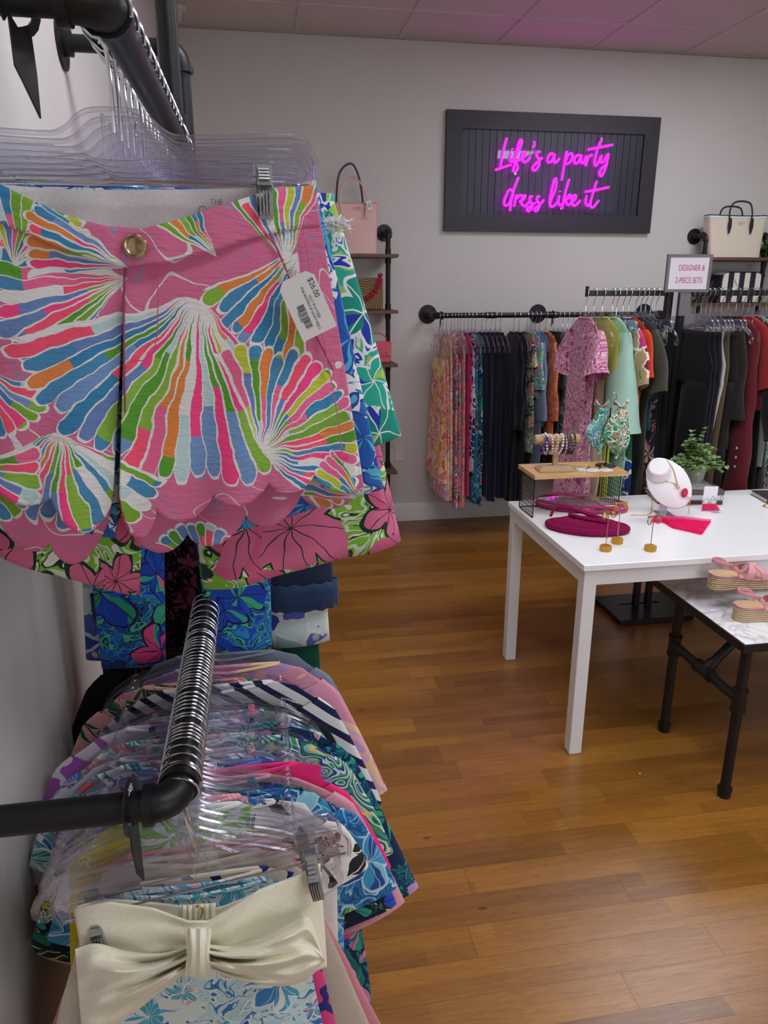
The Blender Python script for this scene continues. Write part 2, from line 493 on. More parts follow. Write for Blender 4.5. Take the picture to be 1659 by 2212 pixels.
def tile_mat():
    t = NT('ceiling_tile'); o = t.obj()
    sp = t.noise(o, 130, 2); sp2 = t.m('GREATER_THAN', t.noise(o, 240, 1), .68)
    c = t.mix(t.m('MULTIPLY', sp2, .25), lin('cfc8c4'), lin('8d8684'))
    return t.finish(c, .9, bump=sp, bstr=.5, bdist=.003, spec=.1)
struct('ceiling', M().box((XW-.1,YF-.1,ZC),(XR+.1,YB+.1,ZC+.1)), tile_mat(), smooth=False)
tb = M(); GX, GY = .947, 4.565
k = -2
for i in range(-3, 9):
    x = GX+i*.626
    if XW < x < XR: tb.box((x-.012, YF, ZC-.006), (x+.012, YB, ZC+.001))
for j in range(-13, 1):
    y = GY+j*.61
    if YF < y < YB: tb.box((XW, y-.012, ZC-.0064), (XR, y+.012, ZC+.001))
struct('trim_1', tb, plain('c9c4c1', .6, name='ceiling_grid'), smooth=False)
an = M().box((XW, YB-.022, ZC-.012), (XR, YB, ZC+.001)); an.box((XW, YF, ZC-.012), (XW+.022, YB-.022, ZC+.001))
struct('trim_2', an, plain('a9a49c', .6, name='wall_angle'), smooth=False)
def base_prof(): return [(0,0),(.016,0),(.016,.085),(.011,.1),(.011,.118),(.004,.13),(0,.13)]
BB = plain('dcdad6', .4, name='baseboard_paint')
struct('baseboard_back', M().prism([(YB-a, b) for a, b in base_prof()][::-1], XW+.017, XR, 'x'), BB)
struct('baseboard_left', M().prism([(XW+a, b) for a, b in base_prof()], YF, YB, 'y'), BB)
# sprinkler
t = thing('fire_sprinkler', 'small white fire sprinkler head on the ceiling near the back left corner', 'sprinkler', (-.33, 4.72, ZC))
obj('escutcheon', M().lathe([(.045,0),(.045,-.012),(.03,-.02)]), plain('d8d4cf',.5), t)
obj('sprinkler_head', M().lathe([(.02,-.018),(.02,-.05),(.012,-.055),(.012,-.07),(.02,-.075)]), plain('c5c1bb',.5), t)
# outlet plate
p = at(862, 978, y=YB)
t = thing('wall_plate', 'blank white wall plate low on the back wall', 'wall plate', (p.x, YB-.0005, p.z))
obj('plate', M().box((-.036,-.006,-.06),(.036,0,.06), .003), plain('d6d3ce', .4), t, smooth=False)
sc = M(); sc.cyl((0,-.0085,.042),(0,-.005,.042),.004); sc.cyl((0,-.0085,-.042),(0,-.005,-.042),.004)
obj('screw', sc, plain('bdbab5', .4), t)

# ================================================================= neon sign
SX0, SX1, SZ0, SZ1 = 1.245, 2.69, 1.982, 2.694
t = thing('neon_sign', 'black framed wall sign with glowing magenta neon script reading Life\'s a party dress like it', 'sign', ((SX0+SX1)/2, YB, (SZ0+SZ1)/2))
cx, cz = (SX0+SX1)/2, (SZ0+SZ1)/2
hw, hh, fwid = (SX1-SX0)/2, (SZ1-SZ0)/2, .105
fr = M()
def mitre(m, x0, z0, x1, z1, w_, y0, y1):
    O = [(x0,z0),(x1,z0),(x1,z1),(x0,z1)]; I = [(x0+w_,z0+w_),(x1-w_,z0+w_),(x1-w_,z1-w_),(x0+w_,z1-w_)]
    for i in range(4):
        j = (i+1) % 4
        m.prism([O[i],O[j],I[j],I[i]], y0, y1)
mitre(fr, -hw, -hh, hw, hh, fwid, -.035, -.001)
def dwood():
    t_ = NT('black_stained_frame'); x,y,z = t_.xyz(t_.obj())
    g = t_.noise(t_.comb(t_.m('MULTIPLY', x, 4.0), y, t_.m('MULTIPLY', z, 60.0)), 3, 4)
    return t_.finish(t_.mix(g, lin('17151d'), lin('302d38')), .5, bump=g, bstr=.15, bdist=.001)
obj('frame', fr, dwood(), t, smooth=False)
bd = M(); n = 27; W_ = 2*(hw-fwid)
for i in range(n):
    a = -hw+fwid+W_*i/n; bd.box((a+.0015, -.021, -hh+fwid), (a+W_/n-.0015, -.012, hh-fwid))
bd.box((-hw+fwid, -.013, -hh+fwid), (hw-fwid, -.004, hh-fwid))
obj('beadboard', bd, plain('1d2334', .42, name='navy_beadboard'), t, smooth=False)
NEON = emit('magenta_neon_glow', 'ff10f4', NEON_W)
NY = YB-.075
def sp_(a, b):
    p = at(940+a/3.19, 220+b/3.19, y=NY); return (p.x-cx, NY-YB, p.z-cz)
STR = [
 [(495,250),(480,300),(466,360),(458,410),(452,440)], [(415,470),(470,450),(525,433)],
 [(526,352),(518,385),(522,412),(545,400),(575,340),(600,275),(590,262),(575,290),(560,350),(548,430),(540,472),(555,482),(570,452),(560,412),(592,395),(620,370),(625,347),(606,350),(598,385),(615,415),(640,402),(658,380)],
 [(530,322),(532,328)], [(682,272),(686,295),(675,315)],
 [(726,344),(705,345),(700,370),(718,400),(715,440),(690,472),(672,462),(680,440),(710,410),(740,385)],
 [(818,362),(795,357),(775,395),(785,418),(810,400),(826,362),(820,400),(832,418),(858,390)],
 [(908,340),(893,420),(880,500),(873,540)], [(893,425),(915,370),(940,355),(948,380),(930,415),(905,430)],
 [(1000,367),(975,370),(960,405),(970,425),(995,405),(1010,368),(1005,410),(1022,420),(1042,375),(1047,400),(1038,440),(1055,390),(1075,364),(1082,374)],
 [(1150,258),(1130,300),(1110,360),(1100,420),(1108,440),(1130,410),(1150,370),(1140,410),(1158,414),(1185,370),(1196,362),(1182,430),(1160,490),(1145,512),(1132,495),(1150,455),(1188,430)],
 [(1055,328),(1140,312),(1225,296)],
 [(534,612),(510,608),(478,680),(485,715),(515,695),(537,640)], [(575,520),(545,600),(525,680),(517,750)],
 [(545,720),(556,665),(561,642),(562,665),(580,647),(597,642)],
 [(582,690),(612,668),(622,646),(605,655),(596,700),(620,718),(648,690)],
 [(672,652),(655,655),(655,685),(670,705),(660,742),(640,752),(635,735),(665,715),(690,695)],
 [(722,652),(705,655),(705,685),(720,705),(710,742),(690,752),(685,735),(715,715),(750,675)],
 [(790,700),(830,600),(836,537),(825,532),(806,600),(792,680),(798,720),(822,715),(848,685)],
 [(857,645),(850,690),(860,712),(880,700)], [(862,615),(863,620)],
 [(925,532),(905,600),(887,680),(875,738)], [(887,690),(925,642),(932,655),(902,675),(917,710),(942,692),(970,660),(966,642),(946,655),(945,700),(965,715),(1002,680)],
 [(1045,645),(1038,690),(1050,715),(1068,700)], [(1050,616),(1051,621)],
 [(1115,545),(1095,610),(1075,680),(1073,718),(1092,725),(1130,678)], [(1035,620),(1120,605),(1200,587)]]
nt_ = M(); bk = M()
for s_ in STR:
    P = smoothpath([sp_(a, b) for a, b in s_], 5)
    nt_.tube(P, .0056, 8)
    bk.tube([(p[0], p[1]+.008, p[2]) for p in P], .011, 8, b=.003, up=(0,1,0))
obj('neon_script', nt_, NEON, t)
obj('tube_backing', bk, ACRYLIC, t)
pl = M(); a0 = sp_(440, 235); a1 = sp_(1235, 765)
pl.box((a0[0], -.062, a1[2]), (a1[0], -.0585, a0[2]))
obj('clear_backboard', pl, ACRYLIC, t, smooth=False)
so = M()
for a, b in ((555,495),(1140,500),(1150,250),(870,735)):
    q = sp_(a, b); so.cyl((q[0], -.066, q[2]), (q[0], -.013, q[2]), .007, 12)
obj('standoff', so, CHROME, t)
cb = M(); q0 = sp_(680,320); cb.tube(smoothpath([(q0[0],-.06,q0[2]), (q0[0]-.01,-.05,q0[2]-.04), (q0[0]-.02,-.04,q0[2]-.05)],5), .0015, 6)
obj('wire', cb, plain('c9c9cc', .4), t)

# ================================================================= pipe parts
def flange(m, c, ax, r=.045):
    m.lathe([(r,0),(r,.006),(r*.5,.008),(r*.5,.025),(.018,.027)], c, 28, ax)
def coupling(m, a, b, r=.0185):
    m.cyl(a, b, r, 20)
def elbow(m, c, d1, d2, pr=.0165, fr_=.021, L=.036):
    """fitting joining two directions at c"""
    c = Vector(c); d1 = Vector(d1).normalized(); d2 = Vector(d2).normalized()
    P = [c+d1*L*(1-i/6)**2*1.0+d2*L*(i/6)**2 for i in range(7)]
    m.tube(P, fr_, 18)
    for d in (d1, d2): m.cyl(c+d*(L-.008), c+d*(L+.004), fr_+.0035, 20)
# far wall rail --------------------------------------------------
RY, RZ = 4.77, 1.455
RXA, RXB = 1.15, 2.72
t = thing('wall_clothes_rail', 'long black pipe clothes rail on round wall flanges along the back wall', 'clothes rail', (RXA, RY, RZ))
m = M(); m.cyl((.02,0,0), (RXB-RXA-.02,0,0), .0165, 20); obj('rail', m, BLACKPIPE, t)
for k_, x in enumerate((0, .78, RXB-RXA)):
    m = M(); flange(m, (x, YB-RY, 0), (0,-1,0), .062); m.cyl((x, YB-RY-.01, 0), (x, .02, 0), .0165, 18)
    if k_ == 1: coupling(m, (x-.04,0,0), (x+.04,0,0), .021); m.cyl((x,.055,0),(x,0,0),.021)
    elif k_ == 0: elbow(m, (x,0,0), (0,1,0), (1,0,0))
    else: elbow(m, (x,0,0), (0,1,0), (-1,0,0))
    obj('wall_bracket', m, BLACKPIPE, t)
m = M()
for x in (.34, .38): coupling(m, (x-.012,0,0), (x+.012,0,0), .0205)
m.cyl((.34,0,0),(.38,0,0),.0185,20); obj('coupling', m, BLACKPIPE, t)
# upper & lower rails on the left wall -----------------------------
LX = -.132
UZ, LZ = 1.903, 1.0
UY, LY = .85, .835       # front ends
def side_rail(name, label, z, y0, y1, bar_r=.0195):
    t = thing(name, label, 'clothes rail', (LX, y0, z))
    m = M(); m.cyl((0,.03,0),(0,y1-y0,0), bar_r, 24); obj('rail', m, BLACKPIPE, t)
    m = M(); flange(m, (XW-LX, 0, 0), (1,0,0), .05); m.cyl((XW-LX+.01, 0, 0), (-.03, 0, 0), bar_r, 24); obj('wall_bracket', m, BLACKPIPE, t)
    m = M(); elbow(m, (0,0,0), (-1,0,0), (0,1,0), fr_=bar_r+.004, L=.036); obj('elbow', m, BLACKPIPE, t)
    return t
side_rail('wall_clothes_rail', 'upper black pipe clothes rail elbowed out from the left wall over the shorts', UZ, UY, 1.55)
side_rail('wall_clothes_rail', 'lower black pipe clothes rail elbowed out from the left wall under the shorts', LZ, LY, 1.51)
# uprights
t = thing('pipe_upright', 'thick black pipe upright running from floor to ceiling at the end of the shorts rail', 'pipe upright', (LX, 1.57, 0))
m = M(); m.cyl((0,0,.012), (0,0,ZC-.012), .0195, 24); obj('pole', m, BLACKPIPE, t)
m = M(); flange(m, (0,0,0), (0,0,1)); obj('floor_flange', m, BLACKPIPE, t)
m = M(); flange(m, (0,0,ZC), (0,0,-1)); obj('ceiling_flange', m, BLACKPIPE, t)
for z_ in (UZ, LZ):
    m = M(); coupling(m, (0,0,z_-.04), (0,0,z_+.04), .026); obj('tee_fitting', m, BLACKPIPE, t)
ey = 2.13; ez = 2.2
t = thing('pipe_upright', 'black pipe upright elbowed back to a round flange high on the left wall', 'pipe upright', (-.15, ey, 0))
m = M(); m.cyl((0,0,.012), (0,0,ez-.03), .0195, 24); obj('pole', m, BLACKPIPE, t)
m = M(); elbow(m, (0,0,ez), (-1,0,0), (0,0,-1), fr_=.024, L=.05); obj('elbow', m, BLACKPIPE, t)
m = M(); flange(m, (XW+.15, 0, ez), (1,0,0), .06); m.cyl((XW+.16, 0, ez), (-.04,0,ez), .0195, 20); obj('wall_bracket', m, BLACKPIPE, t)
m = M(); flange(m, (0,0,0), (0,0,1)); obj('floor_flange', m, BLACKPIPE, t)
# black size dividers ---------------------------------------------
DIV = plain('141417', .35, name='divider_plastic')
def divider(label, loc, rz, text=None, h=.17, wd=.05, r=.0205, tilt=0):
    t = thing('size_divider', label, 'size divider', loc, rz, None)
    t.rotation_euler = (0, tilt, rz)
    P = []
    for i in range(17):
        a = -pi*.42+ (2*pi-.3*pi)*i/16+.0; P.append((r*1.06*cos(a), r*1.06*sin(a)))
    out = [(cos(a_)*(r+.011), sin(a_)*(r+(.018 if text else .011))) for a_ in [(-.42*pi)+(1.7*pi)*i/16 for i in range(17)]]
    poly = [(p[0], p[1]) for p in P]
    m = M()
    # ring with a slit, as quads
    N = 16
    vs = []
    for i in range(N+1):
        for (q, d) in ((P[i],-.001),(out[i],-.001),(out[i],.001),(P[i],.001)): vs.append((q[0], d, q[1]))
    fs = []
    for i in range(N):
        for k_ in range(4): fs.append((i*4+k_, i*4+(k_+1)%4, (i+1)*4+(k_+1)%4, (i+1)*4+k_))
    m.add(vs, fs)
    m.prism([(-wd*.42,-r*.55-.004),(-.004,-r-.004),(wd*.42,-r*.9),(wd*.46,-.06),(wd*.4,-h),(-wd*.2,-h+.03),(-wd*.42,-.06)], -.001, .001)
    obj('tag', m, DIV, t, smooth=False)
    if text: text_mesh('size_lettering', text, .013, plain('d8d8da', .5), t, (0,-.0016,r+.001), (pi/2,0,0), 1.0)
    return t
# ================================================================= shelves on the back wall
WALNUT = None
def wood(name, c1, c2, scx=3, scz=40, rough=.5, axis=0):
    t_ = NT(name); x, y, z = t_.xyz(t_.obj())
    v = t_.comb(t_.m('MULTIPLY', x, scx if axis == 0 else scz), t_.m('MULTIPLY', y, scz if axis == 0 else scx), t_.m('MULTIPLY', z, scz))
    g = t_.noise(v, 1.5, 4, .6)
    return t_.finish(t_.ramp(g, [c1, c2, c1], const=False, pos=[.3,.5,.7]), rough, bump=g, bstr=.1, bdist=.0005)
WALNUT = wood('dark_walnut', '4a3128', '6b4a3c')
PINE = wood('acacia_top', 'b98a50', 'd8b07a', 3, 22, .45)
def shelf_unit(label, x0, x1, zs, zt, ups):
    t = thing('pipe_shelf', label, 'shelf', (x0, 4.88, 0))
    for z in zs:
        obj('shelf', M().box((0,-.13,z-.02),(x1-x0,.14,z), .002), WALNUT, t, smooth=False)
    for u in ups:
        m = M(); x = u-x0
        m.cyl((x,0,.012),(x,0,zt-.03), .0155, 18)
        for z in zs: coupling(m, (x,0,z), (x,0,z+.035), .019); coupling(m, (x,0,z-.055), (x,0,z-.02), .019)
        obj('pole', m, BLACKPIPE, t)
        m = M(); elbow(m, (x,0,zt), (0,1,0), (0,0,-1)); flange(m, (x, YB-4.88, zt), (0,-1,0), .052); m.cyl((x, YB-4.89, zt), (x,.03,zt), .0155, 16)
        obj('wall_bracket', m, BLACKPIPE, t)
        m = M(); flange(m, (x,0,0), (0,0,1)); obj('floor_flange', m, BLACKPIPE, t)
    return t
def zat(v, y, u=837): return at(u, v, y=y).z
ux = at(838, 700, y=4.88).x
shx = at(858, 552, y=4.8).x
LSZ = [zat(v, 4.76)+.004 for v in (550, 672, 788)]+[.765, .44, .1]
shelf_unit('tall black pipe shelf with dark wood boards at the left of the back wall', .02, shx, LSZ, zat(500, 4.9), (.12, ux))
rx = 3.0
RSZ = [zat(556, 4.76, 1580), zat(655, 4.76, 1560), 1.1, .75]
ru = at(1520, 560, y=4.88).x
shelf_unit('black pipe shelf with dark wood boards at the right of the back wall', ru-.06, ru+.98, RSZ, zat(508, 4.9, 1500), (ru, ru+.46, ru+.92))
# ================================================================= hangers
def hook_path(r=.0225, stem=-.082, open_=-12):
    P = []; zo = 0 if r < .024 else -.0055; r = r if r < .024 else .0275
    for i in range(15):
        a = R(open_)+(R(200)-R(open_))*i/14; P.append((r*cos(a), 0, r*sin(a)+zo))
    P += [(-.012,0,-.024+zo), (.0,0,-.04), (0,0,stem)]
    return smoothpath(P, 2)
def hanger_top(name, label, r=.0225, hw=.215, hi=True):
    """clear shirt hanger: hook, neck, two arms with a turned-up notch"""
    t = thing(name, label, 'hanger')
    obj('hook', M().tube(hook_path(r), .0017, 8 if hi else 5), CHROME, t)
    m = M(); n = 8 if hi else 6
    m.tube([(0,0,-.078),(0,0,-.086),(0,0,-.108),(0,0,-.118)], [.010,.013,.014,.012], 10, b=[.004,.0045,.0045,.004], up=(0,1,0))
    obj('neck', m, CLEAR, t)
    for s in (-1, 1):
        m = M()
        P = smoothpath([(s*.006,0,-.09),(s*.022,0,-.101),(s*.05,0,-.113),(s*.1,0,-.126),(s*.15,0,-.145),(s*.19,0,-.17),(s*(hw-.002),0,-.195),(s*hw,0,-.212),(s*(hw-.012),0,-.219),(s*(hw-.022),0,-.211),(s*(hw-.02),0,-.198)], 4 if hi else 2)
        k = len(P)
        m.tube(P, [.0072-.0028*i/k for i in range(k)], n, b=.0036, up=(0,1,0))
        P2 = smoothpath([(s*.004,0,-.118),(s*.05,0,-.128),(s*.1,0,-.141),(s*.15,0,-.16),(s*.185,0,-.184)], 3 if hi else 2)
        m.tube(P2, .0028, 6, b=.0026, up=(0,1,0))
        m.tube(smoothpath([(s*.135,0,-.136),(s*.142,0,-.123),(s*.150,0,-.124),(s*.153,0,-.142)], 3), .0022, 6, b=.0026, up=(0,1,0))
        obj('arm', m, CLEAR, t)
    return t
def hanger_clip(name, label, r=.0225, hw=.2, cx_=.148, hi=True, clipmat=None, wide=0):
    """clear skirt hanger: wide flat body, steel rod, two sliding clips"""
    t = thing(name, label, 'hanger')
    obj('hook', M().tube(hook_path(r, -.115), .0023 if hi else .0018, 8 if hi else 5), CHROME, t)
    top = [(-hw,-.165),(-hw-.004,-.14),(-hw+.004,-.122),(-hw+.022,-.113),(-.075,-.117),(-.05,-.113),(-.034,-.1),(-.018,-.094)]
    top = [(a, b) for a, b in top]+[(-a, b) for a, b in reversed(top)]
    low = [(-hw+.016,-.165),(-hw+.014,-.15),(-hw+.026,-.142),(-.07,-.14),(-.035,-.136),(-.02,-.141)]
    low = low+[(-a, b) for a, b in reversed(low)]
    m = M()
    N = 14 if hi else 8
    m.prism(top+list(reversed(low)), -.0012, .0012)
    sm = smoothpath([(a, 0, b) for a, b in top], 3 if hi else 1)
    m.tube(sm, .0026, 6, b=.0045, up=(0,1,0))
    m.tube(smoothpath([(a, 0, b) for a, b in low], 3 if hi else 1), .002, 6, b=.004, up=(0,1,0))
    if hi:
        m.tube([(-hw+.03,0,-.127),(-.06,0,-.128)], .0014, 6, b=.003, up=(0,1,0)); m.tube([(hw-.03,0,-.127),(.06,0,-.128)], .0014, 6, b=.003, up=(0,1,0))
        m.tube([(-.01,0,-.098),(-.01,0,-.136)], .002, 6, b=.004, up=(0,1,0)); m.tube([(.01,0,-.098),(.01,0,-.136)], .002, 6, b=.004, up=(0,1,0))
    obj('body', m, CLEAR, t)
    m = M(); m.cyl((-hw+.004,0,-.16),(hw-.004,0,-.16),.0016,8)
    obj('rod', m, CHROME, t)
    for s in (-1, 1):
        c = s*cx_; m = M()
        m.prism([(c-.0085,-.142),(c+.0085,-.142),(c+.0085,-.168),(c+.0078,-.197),(c-.0078,-.197),(c-.0085,-.168)], -.0095, -.0075)
        m.prism([(c-.0085,-.142),(c+.0085,-.142),(c+.0085,-.168),(c+.0078,-.197),(c-.0078,-.197),(c-.0085,-.168)], .0045, .0065)
        m.box((c-.0075,-.0095,-.1645),(c+.0075,.0065,-.157))
        if hi:
            for k_ in range(4): m.box((c-.0055,-.0105,-.148-k_*.0036),(c+.0055,-.0092,-.1462-k_*.0036))
            for k_ in range(4): m.box((c-.0058+k_*.0033,-.0105,-.193),(c-.0042+k_*.0033,-.0092,-.17))
        m.v = [(a, b*(1+wide*min(1, max(0, -c_-.142)/.02)), c_) for a, b, c_ in m.v]
        cl = obj('clip', m, clipmat or STEELCLIP, t, smooth=False)
        sl = M().box((c-.0105,-.0105,-.154),(c+.0105,.0075,-.138), .002)
        obj('slider', sl, CLEAR, cl, smooth=False)
    return t

# ================================================================= garments
# local frame: origin at the rail centre, x across the garment, y along the rail, z down
def body_fn(tab, hd, amp, kf, seed, waistz=None, tw=0):
    """tab: [(z, halfwidth)] from neck to hem; returns a fn for a closed shell"""
    z0, z1 = tab[0][0], tab[-1][0]
    rs = random.Random(seed); ph = [rs.uniform(0, 6.28) for _ in range(6)]
    def fn(s, t):
        z = z0+(z1-z0)*t; a = 2*pi*s
        w_ = lerp_table([(-q[0], q[1]) for q in tab], -z)
        c, q = cos(a), sin(a)
        dn = min(1, max(0, (z0-z)/max(.3, z0-z1)))**.8
        x = w_*(abs(c)**.8)*(1 if c > 0 else -1)
        e = x/max(w_, .01)
        fold = amp*dn*(sin(kf*e*3+ph[0])*.6+sin(kf*e*5.3+ph[1]+z*3)*.4)
        d = hd*(.35+.65*dn)
        y = d*q*(1-.15*abs(e)**3)+fold+amp*.5*dn*sin(z*7+ph[2])*q
        x += amp*.6*dn*sin(z*9+ph[3])*abs(e)
        zz = z+amp*.7*dn*sin(kf*e*2.5+ph[4])*(1 if t > .97 else 0)
        if t < .15: zz -= .012*(1-abs(e))*(1-t/.15)*(1 if q < 0 else .3)
        return (x, y, zz)
    return fn
def pants_meshes(waist, length, seat, hipw, hemw, z0=-.17, hd=.014, gap=.004, amp=.008, seed=0, splay=0.0):
    body = M(); legs = []
    tab = [(z0, waist), (z0-.06, waist+.006), (z0-seat*.6, hipw), (z0-seat, hipw)]
    body.grid(body_fn(tab, hd*1.4, amp*.4, 1.5, seed), 36, 10, wrap=True)
    for s in (-1, 1):
        m = M()
        rs = random.Random(seed*7+s); p1 = rs.uniform(0,6)
        def fn(a_, t, s=s, p1=p1):
            a = 2*pi*a_; z = z0-seat*.93-(length-seat*.93)*t
            w_ = (hipw/2-.001)+(hemw/2-hipw/2)*t
            cxm = s*(hipw/2+gap*t+ splay*t)
            x = cxm+w_*cos(a)*(1+.02*sin(z*20+p1))
            y = hd*(1.15)*sin(a)+amp*(sin(cos(a)*3+p1+z*3))*(.4+.6*t)
            return (x, y, z)
        m.grid(fn, 26, 12, wrap=True); legs.append(m)
    wb = M(); wb.grid(lambda s, t: (lambda a: (waist*1.004*(abs(cos(a))**.8)*(1 if cos(a) > 0 else -1), (hd*.55+.0015)*sin(a), z0+.001-.032*t))(2*pi*s), 36, 2, wrap=True)
    return body, legs, wb
def g_pants(name, label, cat, mat, loc, rz=0, waist=.18, length=.85, seat=.24, hipw=.21, hemw=.13, seed=0, group=None, cuff=None, hd=.014, splay=0, z0=-.17, amp=.008):
    t = thing(name, label, cat, loc, rz, group)
    b, legs, wb = pants_meshes(waist, length, seat, hipw, hemw, z0=z0, seed=seed, hd=hd, splay=splay, amp=amp)
    obj('seat', b, mat, t, solid=.0015)
    for m, s in zip(legs, (-1, 1)):
        l = obj('trouser_leg', m, mat, t, solid=.0015)
        if cuff:
            z = z0-length; q = M(); w_ = hemw/2*1.06; cxm = s*(hipw/2+.004+splay)
            q.grid(lambda a_, t_: (cxm+w_*cos(2*pi*a_), (hd*1.15+.012)*sin(2*pi*a_), z+cuff*(1-t_)-.002+ .003*sin(a_*60)), 40, 2, wrap=True)
            obj('cuff', q, mat, l, solid=.004)
    obj('waistband', wb, mat, t, solid=.0015)
    return t
def g_dress(name, label, cat, mat, loc, rz=0, length=1.0, sh=.19, waist=.19, hem=.26, neck=.07, z0=-.105, slope=.062, sleeve=0, sw=.075, straps=False, seed=0, amp=.012, hd=.02, group=None, kf=3.0, trim=None, sang=.35, collar=True, sdep=0):
    t = thing(name, label, cat, loc, rz, group)
    if straps:
        zb = z0-.16
        tab = [(zb, .13), (zb-.03, .165), (zb-.12, .17), (z0-length*.5, (waist+hem)/2), (z0-length, hem)]
        obj('body', M().grid(body_fn(tab, hd, amp, kf, seed), 44, 26, wrap=True), mat, t)
        for s in (-1, 1):
            m = M(); m.tube(smoothpath([(s*.1,-.006,zb),(s*.092,-.006,z0-.07),(s*.088,0,z0-.018),(s*.092,.006,z0-.07),(s*.1,.006,zb-.01)],4), .006, 6, b=.0012, up=(0,1,0))
            obj('strap', m, trim or mat, t)
        return t
    tab = [(z0, neck), (z0-.012, neck+.045), (z0-slope*.6, sh*.84), (z0-slope, sh), (z0-slope-.05, sh+.004), (z0-.25, (sh+waist)/2), (z0-.42, waist), (z0-length*.75 if length > .6 else z0-length*.95, (waist+hem)/2+.01), (z0-length, hem)]
    obj('body', M().grid(body_fn(tab, hd, amp, kf, seed), 44, 34, wrap=True), mat, t)
    if collar:
        m = M(); P = [((neck+.003)*cos(2*pi*i/24), (hd*.45+.001)*sin(2*pi*i/24), z0-.003-(.012 if sin(2*pi*i/24) < 0 else .002)*(1-abs(cos(2*pi*i/24)))) for i in range(24)]
        m.tube(P, .0035, 6, closed=True); obj('neckband', m, trim or mat, t)
    if sleeve:
        for s in (-1, 1):
            m = M(); rs = random.Random(seed*3+s); p1 = rs.uniform(0, 6)
            ax = Vector((s*sin(sang), 0, -cos(sang))); pr = Vector((s*cos(sang), 0, sin(sang)))
            st = Vector((s*(sh-.055), 0, z0-slope*.55-.03))
            def fn(a_, t_):
                a = 2*pi*a_
                w_ = (.062 if t_ < .5 else .062)+ (sw-.062)*t_
                if t_ < .12: w_ *= .75+.25*t_/.12
                p = st+ax*(sleeve*t_)+pr*(w_*cos(a)+.02*t_*(1-t_))
                return (p.x, (hd*.8+(.006+sdep)*t_)*sin(a)+amp*.5*sin(5*t_*sleeve*5+p1+cos(a)*2), p.z)
            m.grid(fn, 24, 14, wrap=True)
            sl = obj('sleeve', m, mat, t)
            if trim or sleeve > .3:
                q = M(); q.grid(lambda a_, t_: tuple(Vector(fn(a_, .955+.05*t_))*1.0+Vector((0, .0015*sin(2*pi*a_), 0))+pr*.0015*cos(2*pi*a_)), 24, 2, wrap=True)
                obj('cuff', q, trim or mat, sl)
    return t

